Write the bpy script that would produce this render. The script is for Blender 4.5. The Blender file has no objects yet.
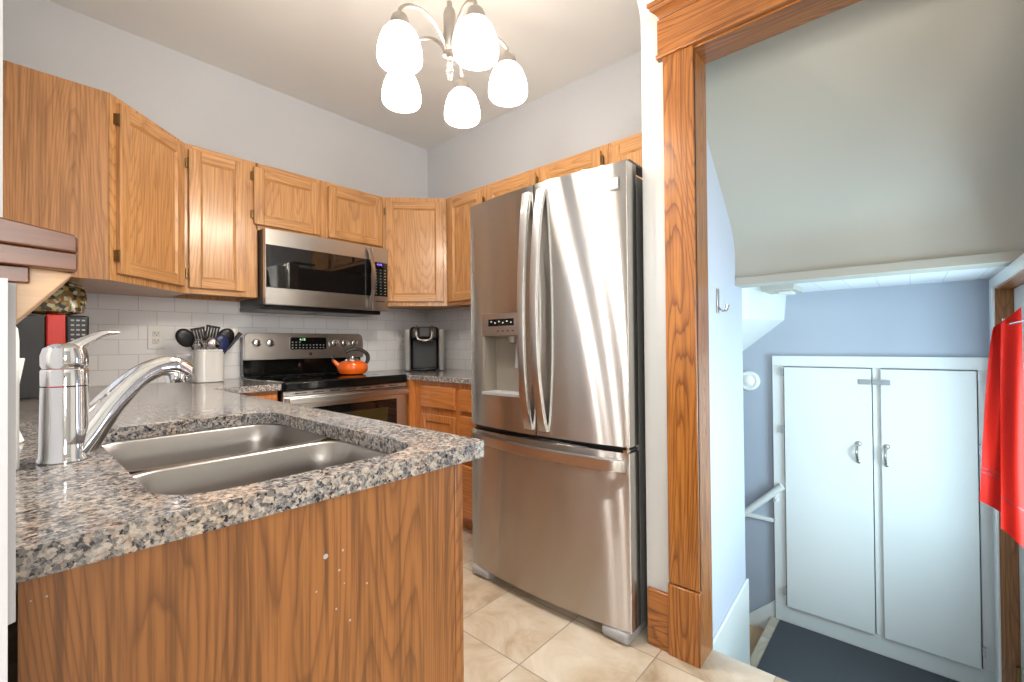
import bpy, bmesh, math, random
from mathutils import Vector, Matrix
random.seed(7)
C = bpy.context.scene.collection
sc = bpy.context.scene
PI = math.pi
R = math.radians

# ------------------------------------------------------------------ camera
F_PX = 450.73
yaw, pit, rol = R(48.4587), R(0.49947), R(-0.51357)
Fv = Vector((math.sin(yaw)*math.cos(pit), math.cos(yaw)*math.cos(pit), math.sin(pit)))
Rv = Vector((math.cos(yaw), -math.sin(yaw), 0)); Uv = Rv.cross(Fv)
R2 = Rv*math.cos(rol)+Uv*math.sin(rol); U2 = -Rv*math.sin(rol)+Uv*math.cos(rol)
cd = bpy.data.cameras.new('camera'); cam = bpy.data.objects.new('camera', cd); C.objects.link(cam)
cd.sensor_width = 36; cd.lens = F_PX/1024*36; cd.clip_start = .02
m = Matrix.Identity(4)
for i in range(3):
    m[i][0] = R2[i]; m[i][1] = U2[i]; m[i][2] = -Fv[i]
m[0][3] = 0; m[1][3] = 0; m[2][3] = 1.10
cam.matrix_world = m
sc.camera = cam

# ------------------------------------------------------------------ light
w = bpy.data.worlds.new('world'); sc.world = w; w.use_nodes = True
w.node_tree.nodes['Background'].inputs[0].default_value = (.85, .92, 1, 1)
w.node_tree.nodes['Background'].inputs[1].default_value = 1.0
sc.view_settings.view_transform = 'Standard'; sc.view_settings.look = 'None'
sc.view_settings.exposure = 0.14; sc.view_settings.gamma = 1; sc.view_settings.use_curve_mapping = False

def area(name, loc, direction, sx, sy, power, col):
    l = bpy.data.lights.new(name, 'AREA'); l.shape = 'RECTANGLE'; l.size = sx; l.size_y = sy
    l.energy = power; l.color = col
    o = bpy.data.objects.new(name, l); C.objects.link(o); o.location = loc
    o.rotation_euler = Vector(direction).to_track_quat('-Z', 'Y').to_euler()
    return o
# daylight arriving through the windows of the kitchen, the dining room and the side door
area('kitchen_window_daylight', (-.14, 1.47, 1.62), (1, 0, -.1), .80, .72, 1.2, (.78, .88, 1))
area('dining_window_daylight', (-.6, -3.15, 1.45), (.1, 1, -.08), 1.7, 1.4, 112, (1, .97, .93))
area('dining_side_window_daylight', (-2.25, -1.3, 1.45), (1, .15, -.05), 1.5, 1.4, 76, (1, .97, .93))
area('side_door_daylight', (2.28, -.56, .62), (.30, 1, -.02), .60, .85, 38, (.58, .84, 1))

# ------------------------------------------------------------------ materials
def srgb(r, g, b):
    f = lambda c: (c/12.92 if c <= .04045 else ((c+.055)/1.055)**2.4)
    return (f(r/255), f(g/255), f(b/255), 1)

class NT:
    def __init__(s, name):
        s.m = bpy.data.materials.new(name); s.m.use_nodes = True
        s.t = s.m.node_tree; s.b = s.t.nodes['Principled BSDF']
    def n(s, typ, **k):
        x = s.t.nodes.new(typ)
        for a, v in k.items():
            if a in x.bl_rna.properties.keys(): setattr(x, a, v)
            else: x.inputs[a.replace('_', ' ')].default_value = v
        return x
    def l(s, a, b): s.t.links.new(a, b)
    def ramp(s, fac, stops, interp='LINEAR'):
        r = s.n('ShaderNodeValToRGB'); r.color_ramp.interpolation = interp
        e = r.color_ramp.elements
        e[0].position, e[0].color = stops[0]; e[1].position, e[1].color = stops[-1]
        for p, c in stops[1:-1]:
            q = e.new(p); q.color = c
        s.l(fac, r.inputs[0]); return r.outputs[0]
    def mix(s, fac, a, b, blend='MIX'):
        x = s.n('ShaderNodeMix', data_type='RGBA', blend_type=blend)
        for v, i in ((fac, 0), (a, 6), (b, 7)):
            if hasattr(v, 'is_output'): s.l(v, x.inputs[i])
            else: x.inputs[i].default_value = v
        return x.outputs[2]
    def bump(s, h, strength=.2, dist=.002):
        b = s.n('ShaderNodeBump', Strength=strength, Distance=dist)
        s.l(h, b.inputs['Height']); s.l(b.outputs[0], s.b.inputs['Normal']); return b
    def coords(s, scale=(1, 1, 1), rot=(0, 0, 0), rnd=True):
        tc = s.n('ShaderNodeTexCoord'); v = tc.outputs['Object']
        if rnd:
            oi = s.n('ShaderNodeObjectInfo')
            mu = s.n('ShaderNodeVectorMath', operation='MULTIPLY')
            cb = s.n('ShaderNodeCombineXYZ')
            for i in range(3): s.l(oi.outputs['Random'], cb.inputs[i])
            s.l(cb.outputs[0], mu.inputs[0]); mu.inputs[1].default_value = (7.3, 5.1, 9.7)
            ad = s.n('ShaderNodeVectorMath', operation='ADD')
            s.l(v, ad.inputs[0]); s.l(mu.outputs[0], ad.inputs[1]); v = ad.outputs[0]
        mp = s.n('ShaderNodeMapping'); mp.inputs['Scale'].default_value = scale
        mp.inputs['Rotation'].default_value = rot
        s.l(v, mp.inputs[0]); return mp.outputs[0]

def plain(name, col, rough=.5, metal=0, **k):
    t = NT(name); t.b.inputs['Base Color'].default_value = col
    t.b.inputs['Roughness'].default_value = rough; t.b.inputs['Metallic'].default_value = metal
    for a, v in k.items(): t.b.inputs[a.replace('_', ' ')].default_value = v
    return t.m

def painted(name, col, rough=.6, bump=.08, scale=60, var=.03):
    t = NT(name); v = t.coords(rnd=False)
    n1 = t.n('ShaderNodeTexNoise', Scale=2.2, Detail=3.0); t.l(v, n1.inputs['Vector'])
    dark = tuple(c*(1-var*2) for c in col[:3])+(1,)
    c = t.mix(n1.outputs['Fac'], dark, col); t.l(c, t.b.inputs['Base Color'])
    n2 = t.n('ShaderNodeTexNoise', Scale=scale, Detail=4.0); t.l(v, n2.inputs['Vector'])
    t.bump(n2.outputs['Fac'], bump, .002); t.b.inputs['Roughness'].default_value = rough
    return t.m

def oak(name, light, mid, dark, axis='z', rough=.32, freq=1.0, coat=.35, pores=.4, ringmix=.6):
    t = NT(name)
    perm = {'z': (0, 0, 0), 'x': (0, R(90), 0), 'y': (R(90), 0, 0)}[axis]
    v = t.coords((1, 1, 1), perm)
    # contour lines of a long stretched noise give the cathedral figure of flat-sawn oak
    mp = t.n('ShaderNodeMapping'); mp.inputs['Scale'].default_value = (5.0, 5.0, .55); t.l(v, mp.inputs[0])
    nz = t.n('ShaderNodeTexNoise', Scale=1.0, Detail=1.0, Roughness=.4); t.l(mp.outputs[0], nz.inputs['Vector'])
    mpd = t.n('ShaderNodeMapping'); mpd.inputs['Scale'].default_value = (60, 60, 5); t.l(v, mpd.inputs[0])
    nd = t.n('ShaderNodeTexNoise', Scale=1.0, Detail=2.0); t.l(mpd.outputs[0], nd.inputs['Vector'])
    m1 = t.n('ShaderNodeMath', operation='MULTIPLY'); t.l(nz.outputs['Fac'], m1.inputs[0]); m1.inputs[1].default_value = 30.0*freq
    m2 = t.n('ShaderNodeMath', operation='MULTIPLY_ADD'); t.l(nd.outputs['Fac'], m2.inputs[0]); m2.inputs[1].default_value = .9; t.l(m1.outputs[0], m2.inputs[2])
    wv = t.n('ShaderNodeMath', operation='FRACT'); t.l(m2.outputs[0], wv.inputs[0])
    mp2 = t.n('ShaderNodeMapping'); mp2.inputs['Scale'].default_value = (130, 130, 3.2); t.l(v, mp2.inputs[0])
    n2 = t.n('ShaderNodeTexNoise', Scale=1.0, Detail=4.0, Roughness=.6); t.l(mp2.outputs[0], n2.inputs['Vector'])
    mp3 = t.n('ShaderNodeMapping'); mp3.inputs['Scale'].default_value = (14, 14, .9); t.l(v, mp3.inputs[0])
    n3 = t.n('ShaderNodeTexNoise', Scale=1.0, Detail=2.0); t.l(mp3.outputs[0], n3.inputs['Vector'])
    ring = t.ramp(wv.outputs[0], [(0, (.15, .15, .15, 1)), (.45, (.05, .05, .05, 1)), (.72, (.45, .45, .45, 1)), (.90, (1, 1, 1, 1)), (1, (.2, .2, .2, 1))])
    base = t.mix(n3.outputs['Fac'], light, mid)
    f = t.n('ShaderNodeMath', operation='MULTIPLY'); t.l(ring, f.inputs[0]); f.inputs[1].default_value = ringmix
    c = t.mix(f.outputs[0], base, dark)
    po = t.ramp(n2.outputs['Fac'], [(.44, (1, 1, 1, 1)), (.62, (0, 0, 0, 1))])
    pf = t.n('ShaderNodeMath', operation='MULTIPLY'); t.l(po, pf.inputs[0]); pf.inputs[1].default_value = pores
    inv = t.n('ShaderNodeMath', operation='SUBTRACT'); inv.inputs[0].default_value = pores; t.l(pf.outputs[0], inv.inputs[1])
    c2 = t.mix(inv.outputs[0], c, tuple(a*.62 for a in dark[:3])+(1,))
    t.l(c2, t.b.inputs['Base Color']); t.b.inputs['Roughness'].default_value = rough
    t.b.inputs['Coat Weight'].default_value = coat; t.b.inputs['Coat Roughness'].default_value = .18
    t.bump(n2.outputs['Fac'], .12, .001)
    return t.m

def steel(name, col=(.60, .585, .56, 1), rough=.29, axis='h', aniso=1.0):
    t = NT(name); t.b.inputs['Metallic'].default_value = 1; t.b.inputs['Base Color'].default_value = col
    sca = (3, 3, 420) if axis == 'h' else (420, 420, 3)
    v = t.coords(sca)
    n = t.n('ShaderNodeTexNoise', Scale=1.0, Detail=3.0); t.l(v, n.inputs['Vector'])
    mr = t.n('ShaderNodeMapRange'); mr.inputs['To Min'].default_value = rough*.93; mr.inputs['To Max'].default_value = rough*1.07
    t.l(n.outputs['Fac'], mr.inputs[0]); t.l(mr.outputs[0], t.b.inputs['Roughness'])
    t.b.inputs['Anisotropic'].default_value = aniso
    t.b.inputs['Anisotropic Rotation'].default_value = .25
    tg = t.n('ShaderNodeTangent', direction_type='RADIAL', axis='Z'); t.l(tg.outputs[0], t.b.inputs['Tangent'])
    if aniso >= 1:
        g = t.n('ShaderNodeBsdfAnisotropic', Color=col, Roughness=.23, Anisotropy=.86, Rotation=0.0)
        t.l(tg.outputs[0], g.inputs['Tangent']); t.l(g.outputs[0], t.t.nodes['Material Output'].inputs[0])
    return t.m

M = {}
M['wall'] = painted('kitchen_wall_paint', srgb(205, 208, 213), .75)
M['white_wall'] = painted('white_wall_paint', srgb(192, 193, 191), .65)
M['ceiling'] = painted('ceiling_paint', srgb(232, 233, 232), .85)
M['stair_wall'] = painted('stair_wall_paint', srgb(186, 191, 202), .6)
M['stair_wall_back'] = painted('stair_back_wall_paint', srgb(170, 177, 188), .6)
M['bulkhead'] = painted('bulkhead_plaster', srgb(182, 179, 167), .5, .05, 30)
M['gloss_white'] = painted('gloss_white_paint', srgb(225, 226, 222), .28, .05, 25)
M['oak'] = oak('honey_oak', srgb(214, 164, 110), srgb(204, 150, 94), srgb(154, 98, 52))
M['oak_rail'] = oak('honey_oak_rail', srgb(214, 164, 110), srgb(204, 150, 94), srgb(154, 98, 52), axis='x')
M['oak_panel'] = oak('oak_side_panel', srgb(190, 138, 88), srgb(176, 122, 74), srgb(138, 90, 50), coat=.1, rough=.45, freq=2.0, pores=.55)
M['oak_base'] = oak('orange_oak_base', srgb(200, 128, 66), srgb(184, 112, 54), srgb(146, 82, 34))
M['oak_base_rail'] = oak('orange_oak_base_rail', srgb(200, 128, 66), srgb(184, 112, 54), srgb(146, 82, 34), axis='y')
M['oak_end'] = oak('oak_end_panel', srgb(164, 108, 58), srgb(150, 96, 48), srgb(110, 68, 34), coat=.15, rough=.42, freq=2.0, pores=.65, ringmix=.75)
M['trim'] = oak('orange_oak_trim', srgb(178, 116, 54), srgb(162, 100, 42), srgb(104, 56, 22), freq=1.8, ringmix=.85, pores=.55)
M['trim_y'] = oak('orange_oak_trim_horizontal', srgb(174, 112, 54), srgb(158, 96, 42), srgb(100, 54, 22), axis='y', freq=1.7, ringmix=.85, pores=.5)
M['trim_x'] = oak('orange_oak_trim_depth', srgb(178, 116, 54), srgb(162, 100, 42), srgb(112, 58, 22), axis='x')
M['dark_wood'] = oak('brown_ledge_wood', srgb(124, 74, 42), srgb(106, 60, 32), srgb(72, 38, 20), axis='x', coat=.3, rough=.35)
M['post'] = painted('grey_white_post_paint', srgb(198, 198, 202), .4)
M['light_wood'] = oak('tan_corbel_wood', srgb(218, 178, 132), srgb(204, 162, 116), srgb(186, 142, 98), axis='x', coat=.1, pores=.2, ringmix=.3)
M['steel'] = steel('brushed_steel')
M['steel_v'] = steel('brushed_steel_plain', axis='v', aniso=0.4)
M['sink_steel'] = steel('satin_sink_steel', (.36, .335, .31, 1), .34, 'v', .0)
M['grey_dark'] = plain('dark_grey_badge', srgb(104, 104, 104), .3)
M['fridge_side'] = plain('grey_painted_metal', srgb(126, 126, 124), .45)
M['cavity'] = plain('grey_dispenser_lining', srgb(138, 130, 118), .35, .4)
M['chrome'] = plain('polished_chrome', (.78, .78, .79, 1), .06, 1)
M['nickel'] = plain('brushed_nickel', (.50, .46, .42, 1), .28, 1)
M['dark_metal'] = plain('dark_grey_metal', srgb(78, 78, 80), .4, .6)
M['black'] = plain('black_gloss', srgb(12, 13, 12), .08)
M['black_plastic'] = plain('black_plastic', srgb(24, 24, 25), .35)
M['glass_black'] = plain('black_glass', srgb(10, 11, 12), .03, 0, Coat_Weight=.6, Coat_Roughness=.02)
M['cooktop'] = plain('black_cooktop_glass', srgb(9, 10, 10), .09)
M['grey_plastic'] = plain('grey_plastic', srgb(150, 150, 150), .35)
M['silver_plastic'] = plain('silver_plastic', srgb(178, 178, 178), .3, .5)
M['charcoal'] = plain('charcoal_plastic', srgb(52, 52, 54), .45)
M['white_plastic'] = plain('white_plastic', srgb(236, 236, 232), .3)
M['ceramic'] = plain('white_ceramic', srgb(232, 230, 226), .15)
M['orange'] = plain('orange_enamel', srgb(238, 104, 24), .1, 0, Coat_Weight=.6)
M['red_plastic'] = plain('red_plastic', srgb(198, 40, 28), .3)
M['brass'] = plain('aged_brass', srgb(120, 96, 60), .35, .9)
M['mat'] = painted('dark_blue_rubber_mat', srgb(66, 68, 72), .55, .3, 90, .1)
M['blue_plastic'] = plain('dark_blue_plastic', srgb(40, 52, 96), .3)
M['void'] = plain('cabinet_interior_shade', srgb(20, 18, 16), .9)
M['label_grey'] = plain('pale_print', srgb(170, 170, 168), .5)
M['grout_white'] = plain('grey_shadow_gap', srgb(90, 90, 90), .8)
M['oven_glass'] = plain('oven_window_glass', srgb(52, 44, 22), .08, 0, Coat_Weight=.5)

def emis(name, col, s):
    t = NT(name); t.b.inputs['Base Color'].default_value = (0, 0, 0, 1)
    t.b.inputs['Emission Color'].default_value = col; t.b.inputs['Emission Strength'].default_value = s
    return t.m
M['green_led'] = emis('green_display_digits', (.45, 1, .5, 1), 1.2)
M['blue_led'] = emis('violet_display_digits', (.25, .15, 1, 1), 2.5)
t = NT('lit_frosted_glass'); t.b.inputs['Base Color'].default_value = (.9, .88, .84, 1); t.b.inputs['Roughness'].default_value = .3
t.b.inputs['Emission Color'].default_value = (1, .965, .925, 1); t.b.inputs['Emission Strength'].default_value = 5.5
tr = t.n('ShaderNodeBsdfTransparent'); tr.inputs[0].default_value = (1, .96, .9, 1); mx = t.n('ShaderNodeMixShader'); mx.inputs[0].default_value = .60
t.l(t.b.outputs[0], mx.inputs[1]); t.l(tr.outputs[0], mx.inputs[2]); t.l(mx.outputs[0], t.t.nodes['Material Output'].inputs[0])
M['shade'] = t.m
t = NT('clear_crystal'); t.b.inputs['Transmission Weight'].default_value = 1; t.b.inputs['Roughness'].default_value = 0; t.b.inputs['IOR'].default_value = 1.5
M['crystal'] = t.m
# thin window pane
t = NT('window_glass')
tr = t.n('ShaderNodeBsdfTransparent'); mx = t.n('ShaderNodeMixShader'); mx.inputs[0].default_value = .12
gl = t.n('ShaderNodeBsdfGlossy', Roughness=.02)
t.l(tr.outputs[0], mx.inputs[1]); t.l(gl.outputs[0], mx.inputs[2])
t.l(mx.outputs[0], t.t.nodes['Material Output'].inputs[0]); M['pane'] = t.m

# granite
t = NT('speckled_granite'); v = t.coords(rnd=False)
def vor(scale, rot=0):
    a = t.n('ShaderNodeTexVoronoi', Scale=scale); nn = t.n('ShaderNodeTexNoise', Scale=scale*.9, Detail=2.0)
    t.l(v, nn.inputs['Vector']); sb = t.n('ShaderNodeVectorMath', operation='SCALE'); sb.inputs['Scale'].default_value = 1.7/scale
    t.l(nn.outputs['Color'], sb.inputs[0]); ad = t.n('ShaderNodeVectorMath', operation='ADD')
    t.l(v, ad.inputs[0]); t.l(sb.outputs[0], ad.inputs[1]); t.l(ad.outputs[0], a.inputs['Vector'])
    sp = t.n('ShaderNodeSeparateColor'); t.l(a.outputs['Color'], sp.inputs[0]); return sp
a = vor(165)
c1 = t.ramp(a.outputs[0], [(0, srgb(44, 46, 52)), (.18, srgb(80, 82, 88)), (.34, srgb(128, 127, 128)), (.54, srgb(168, 162, 156)), (.72, srgb(200, 190, 178)), (.88, srgb(184, 164, 148)), (1, srgb(226, 222, 216))], 'CONSTANT')
b = vor(300)
c2 = t.ramp(b.outputs[1], [(0, srgb(40, 40, 44)), (.3, srgb(136, 134, 134)), (.6, srgb(186, 180, 172)), (1, srgb(218, 212, 204))], 'CONSTANT')
c = t.mix(.38, c1, c2)
nl = t.n('ShaderNodeTexNoise', Scale=9.0, Detail=3.0); t.l(v, nl.inputs['Vector'])
pk = t.ramp(nl.outputs['Fac'], [(.35, srgb(236, 240, 246)), (.65, srgb(255, 246, 236))])
c = t.mix(.8, c, pk, 'MULTIPLY')
t.l(c, t.b.inputs['Base Color']); t.b.inputs['Roughness'].default_value = .10
M['granite'] = t.m

# white subway tile (object coordinates are world coordinates on the wall pieces)
def tile_mat(name, swap):
    t = NT(name); tc = t.n('ShaderNodeTexCoord'); sx = t.n('ShaderNodeSeparateXYZ'); t.l(tc.outputs['Object'], sx.inputs[0])
    cb = t.n('ShaderNodeCombineXYZ'); t.l(sx.outputs[1 if swap else 0], cb.inputs[0])
    off = t.n('ShaderNodeMath', operation='SUBTRACT'); t.l(sx.outputs[2], off.inputs[0]); off.inputs[1].default_value = .9125
    t.l(off.outputs[0], cb.inputs[1])
    br = t.n('ShaderNodeTexBrick', Scale=1.0); t.l(cb.outputs[0], br.inputs['Vector'])
    br.inputs['Brick Width'].default_value = .158; br.inputs['Row Height'].default_value = .0775
    br.inputs['Mortar Size'].default_value = .0013; br.inputs['Mortar Smooth'].default_value = .3
    br.inputs['Color1'].default_value = srgb(244, 244, 245); br.inputs['Color2'].default_value = srgb(238, 238, 241)
    br.inputs['Mortar'].default_value = srgb(198, 197, 196)
    t.l(br.outputs['Color'], t.b.inputs['Base Color']); t.b.inputs['Roughness'].default_value = .12
    iv = t.n('ShaderNodeMath', operation='SUBTRACT'); iv.inputs[0].default_value = 1; t.l(br.outputs['Fac'], iv.inputs[1])
    t.bump(iv.outputs[0], .5, .001); return t.m
M['tile_x'] = tile_mat('white_subway_tile', False); M['tile_y'] = tile_mat('white_subway_tile_side', True)

# floor tile
t = NT('beige_floor_tile'); tc = t.n('ShaderNodeTexCoord'); mp = t.n('ShaderNodeMapping')
mp.inputs['Location'].default_value = (-1.177+.338*8, -1.023+.338*8, 0); t.l(tc.outputs['Object'], mp.inputs[0])
br = t.n('ShaderNodeTexBrick', Scale=1.0, offset=0.0); t.l(mp.outputs[0], br.inputs['Vector'])
br.inputs['Brick Width'].default_value = .338; br.inputs['Row Height'].default_value = .338
br.inputs['Mortar Size'].default_value = .0025; br.inputs['Mortar Smooth'].default_value = .2
br.inputs['Color1'].default_value = (0, 0, 0, 1); br.inputs['Color2'].default_value = (1, 1, 1, 1)
n1 = t.n('ShaderNodeTexNoise', Scale=3.4, Detail=6.0, Roughness=.62, Distortion=1.2)
ad = t.n('ShaderNodeVectorMath', operation='ADD'); t.l(tc.outputs['Object'], ad.inputs[0])
ms = t.n('ShaderNodeVectorMath', operation='SCALE'); ms.inputs['Scale'].default_value = 6; t.l(br.outputs['Color'], ms.inputs[0]); t.l(ms.outputs[0], ad.inputs[1])
t.l(ad.outputs[0], n1.inputs['Vector'])
c = t.ramp(n1.outputs['Fac'], [(.28, srgb(150, 128, 104)), (.42, srgb(178, 160, 136)), (.55, srgb(192, 178, 158)), (.75, srgb(206, 196, 180))])
c = t.mix(br.outputs['Fac'], c, srgb(146, 132, 114)); t.l(c, t.b.inputs['Base Color'])
t.b.inputs['Roughness'].default_value = .34
iv = t.n('ShaderNodeMath', operation='SUBTRACT'); iv.inputs[0].default_value = 1; t.l(br.outputs['Fac'], iv.inputs[1]); t.bump(iv.outputs[0], .5, .002)
M['floor'] = t.m

# painted ceiling boards
t = NT('white_ceiling_boards'); tc = t.n('ShaderNodeTexCoord')
wv = t.n('ShaderNodeTexWave', wave_type='BANDS', bands_direction='Y', wave_profile='SAW', Scale=2.6, Distortion=0.0); t.l(tc.outputs['Object'], wv.inputs['Vector'])
g = t.ramp(wv.outputs['Fac'], [(0, (0, 0, 0, 1)), (.03, (1, 1, 1, 1))])
c = t.mix(g, srgb(165, 168, 172), srgb(232, 234, 236)); t.l(c, t.b.inputs['Base Color']); t.b.inputs['Roughness'].default_value = .4
t.bump(g, .4, .003); M['boards'] = t.m

# red towel
t = NT('red_cloth'); v = t.coords(rnd=False)
n1 = t.n('ShaderNodeTexNoise', Scale=260.0, Detail=2.0); t.l(v, n1.inputs['Vector'])
c = t.mix(n1.outputs['Fac'], srgb(158, 14, 3), srgb(184, 28, 12)); t.l(c, t.b.inputs['Base Color'])
t.b.inputs['Roughness'].default_value = .6; t.b.inputs['Specular IOR Level'].default_value = .15; t.bump(n1.outputs['Fac'], .3, .001)
M['red'] = t.m; M['red_dark'] = plain('dark_red_stripe', srgb(130, 14, 14), .6)
# patterned gold bag
t = NT('gold_printed_bag'); v = t.coords(rnd=False)
vo = t.n('ShaderNodeTexVoronoi', Scale=70.0); t.l(v, vo.inputs['Vector']); sp = t.n('ShaderNodeSeparateColor'); t.l(vo.outputs['Color'], sp.inputs[0])
c = t.ramp(sp.outputs[0], [(0, srgb(48, 44, 32)), (.22, srgb(112, 94, 54)), (.42, srgb(150, 126, 74)), (.6, srgb(170, 166, 132)), (.85, srgb(120, 84, 48)), (1, srgb(120, 52, 30))], 'CONSTANT')
t.l(c, t.b.inputs['Base Color']); t.b.inputs['Roughness'].default_value = .25; M['bag'] = t.m

# ------------------------------------------------------------------ mesh helpers
class MB:
    def __init__(s, mi=0): s.bm = bmesh.new(); s.mi = mi
    def _f(s, vs):
        try:
            f = s.bm.faces.new(vs); f.material_index = s.mi; return f
        except ValueError: return None
    def box(s, x0, x1, y0, y1, z0, z1, mi=None):
        if mi is not None: s.mi = mi
        v = [s.bm.verts.new(p) for p in ((x0,y0,z0),(x1,y0,z0),(x1,y1,z0),(x0,y1,z0),(x0,y0,z1),(x1,y0,z1),(x1,y1,z1),(x0,y1,z1))]
        for q in ((3,2,1,0),(4,5,6,7),(0,1,5,4),(1,2,6,5),(2,3,7,6),(3,0,4,7)): s._f([v[i] for i in q])
        return s
    def prism(s, poly, axis, a, b):
        """poly: 2-D points; axis 'x' -> (y,z), 'y' -> (x,z), 'z' -> (x,y)"""
        def P(p, d): return {'x': (d, p[0], p[1]), 'y': (p[0], d, p[1]), 'z': (p[0], p[1], d)}[axis]
        A = [s.bm.verts.new(P(p, a)) for p in poly]; B = [s.bm.verts.new(P(p, b)) for p in poly]
        n = len(poly); s._f(A); s._f(B[::-1])
        for i in range(n): s._f([A[i], B[i], B[(i+1) % n], A[(i+1) % n]])
        return s
    def tube(s, pts, rad, seg=12, flat=1.0, caps=True, up=None):
        pts = [Vector(p) for p in pts]; n = len(pts)
        if not hasattr(rad, '__len__'): rad = [rad]*n
        rings = []; prev = None
        for i, p in enumerate(pts):
            d = (pts[min(i+1, n-1)]-pts[max(i-1, 0)]).normalized()
            if prev is None:
                u = Vector(up) if up else (Vector((0, 0, 1)) if abs(d.z) < .9 else Vector((1, 0, 0)))
            else: u = prev
            u = (u-d*u.dot(d)).normalized(); prev = u; q = d.cross(u)
            rings.append([s.bm.verts.new(p+u*math.cos(2*PI*k/seg)*rad[i]*flat+q*math.sin(2*PI*k/seg)*rad[i]) for k in range(seg)])
        for a, b in zip(rings, rings[1:]):
            for k in range(seg): s._f([a[k], a[(k+1) % seg], b[(k+1) % seg], b[k]])
        if caps: s._f(rings[0][::-1]); s._f(rings[-1])
        return s
    def lathe(s, prof, c=(0, 0, 0), seg=32, axis='z', cap=True, sq=0):
        """prof: (radius, height); sq>0 squares the circle"""
        rings = []
        for r, h in prof:
            ring = []
            for k in range(seg):
                a = 2*PI*k/seg; ca, sa = math.cos(a), math.sin(a)
                if sq:
                    e = 1/(abs(ca)**sq+abs(sa)**sq)**(1/sq); ca *= e; sa *= e
                p = {'z': (r*ca, r*sa, h), 'y': (r*ca, h, r*sa), 'x': (h, r*ca, r*sa)}[axis]
                ring.append(s.bm.verts.new((c[0]+p[0], c[1]+p[1], c[2]+p[2])))
            rings.append(ring)
        for a, b in zip(rings, rings[1:]):
            for k in range(seg): s._f([a[k], a[(k+1) % seg], b[(k+1) % seg], b[k]])
        if cap: s._f(rings[0][::-1]); s._f(rings[-1])
        return s
    def sheet(s, fn, nu, nv, thick=None):
        """closed slab between surface fn(u,v)->(p) and fn offset by thick vector"""
        def grid(off): return [[s.bm.verts.new(Vector(fn(i/nu, j/nv))+off) for j in range(nv+1)] for i in range(nu+1)]
        A = grid(Vector((0, 0, 0)))
        for i in range(nu):
            for j in range(nv): s._f([A[i][j], A[i+1][j], A[i+1][j+1], A[i][j+1]])
        if thick is not None:
            B = grid(Vector(thick))
            for i in range(nu):
                for j in range(nv): s._f([B[i][j], B[i][j+1], B[i+1][j+1], B[i+1][j]])
            for i in range(nu):
                s._f([A[i][0], B[i][0], B[i+1][0], A[i+1][0]]); s._f([A[i][nv], A[i+1][nv], B[i+1][nv], B[i][nv]])
            for j in range(nv):
                s._f([A[0][j], A[0][j+1], B[0][j+1], B[0][j]]); s._f([A[nu][j], B[nu][j], B[nu][j+1], A[nu][j+1]])
        return s
    def build(s, name, mat, parent=None, world=True, bevel=0, smooth=35, seg=2, kind=None, label=None):
        bm = s.bm
        bmesh.ops.recalc_face_normals(bm, faces=bm.faces[:])
        if smooth:
            for f in bm.faces: f.smooth = True
            for e in bm.edges:
                if len(e.link_faces) == 2 and e.calc_face_angle(0) > R(smooth): e.smooth = False
        me = bpy.data.meshes.new(name); 
        if parent is not None and world:
            root = parent
            while root.parent: root = root.parent
            off = Vector(root.location); bmesh.ops.translate(bm, verts=bm.verts[:], vec=-off)
        bm.to_mesh(me); bm.free()
        for x in (mat if isinstance(mat, (list, tuple)) else [mat]): me.materials.append(x)
        o = bpy.data.objects.new(name, me); C.objects.link(o)
        if parent is not None: o.parent = parent
        if bevel:
            b = o.modifiers.new('bevel', 'BEVEL'); b.width = bevel; b.segments = seg; b.limit_method = 'ANGLE'; b.angle_limit = R(40)
        if kind: o['kind'] = kind
        if label: o['label'] = label
        return o

def thing(name, label, cat, loc=(0, 0, 0), rotz=0, group=None):
    o = bpy.data.objects.new(name, None); C.objects.link(o); o.empty_display_size = .05
    o.location = loc; o.rotation_euler = (0, 0, rotz); o['label'] = label; o['category'] = cat
    if group: o['group'] = group
    return o
def tag(o, label, cat, group=None):
    o['label'] = label; o['category'] = cat
    if group: o['group'] = group
    return o
def recenter(o, p):
    """give a one-mesh thing an origin at its base"""
    o.data.transform(Matrix.Translation(-Vector(p))); o.location = p; return o
def struct(name, mb, mat, parent=None, **k): return mb.build(name, mat, parent, kind='structure', **k)
def bez(p, n=16):
    """Catmull-Rom through points"""
    p = [Vector(q) for q in p]; out = []
    P = [p[0]*2-p[1]]+p+[p[-1]*2-p[-2]]
    for i in range(1, len(P)-2):
        for k in range(n):
            t_ = k/n; a, b, c, d = P[i-1], P[i], P[i+1], P[i+2]
            out.append(.5*((2*b)+(c-a)*t_+(2*a-5*b+4*c-d)*t_*t_+(3*b-a-3*c+d)*t_**3))
    out.append(p[-1]); return out
def lerp_list(v, n):
    out = []
    for i in range(n):
        t_ = i/(n-1)*(len(v)-1); k = min(int(t_), len(v)-2); out.append(v[k]+(v[k+1]-v[k])*(t_-k))
    return out
def rrect(x0, x1, y0, y1, r, n=8):
    out = []
    for cx, cy, a0 in ((x1-r, y0+r, -90), (x1-r, y1-r, 0), (x0+r, y1-r, 90), (x0+r, y0+r, 180)):
        for k in range(n+1):
            a = R(a0+90*k/n); out.append((cx+r*math.cos(a), cy+r*math.sin(a)))
    return out

# ------------------------------------------------------------------ the room
CEIL = 2.767
WX0, WX1, WY1 = -.012, 2.40, 3.07          # kitchen left wall, right wall, stove wall
DX = 1.585                                  # face of the doorway wall
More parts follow.
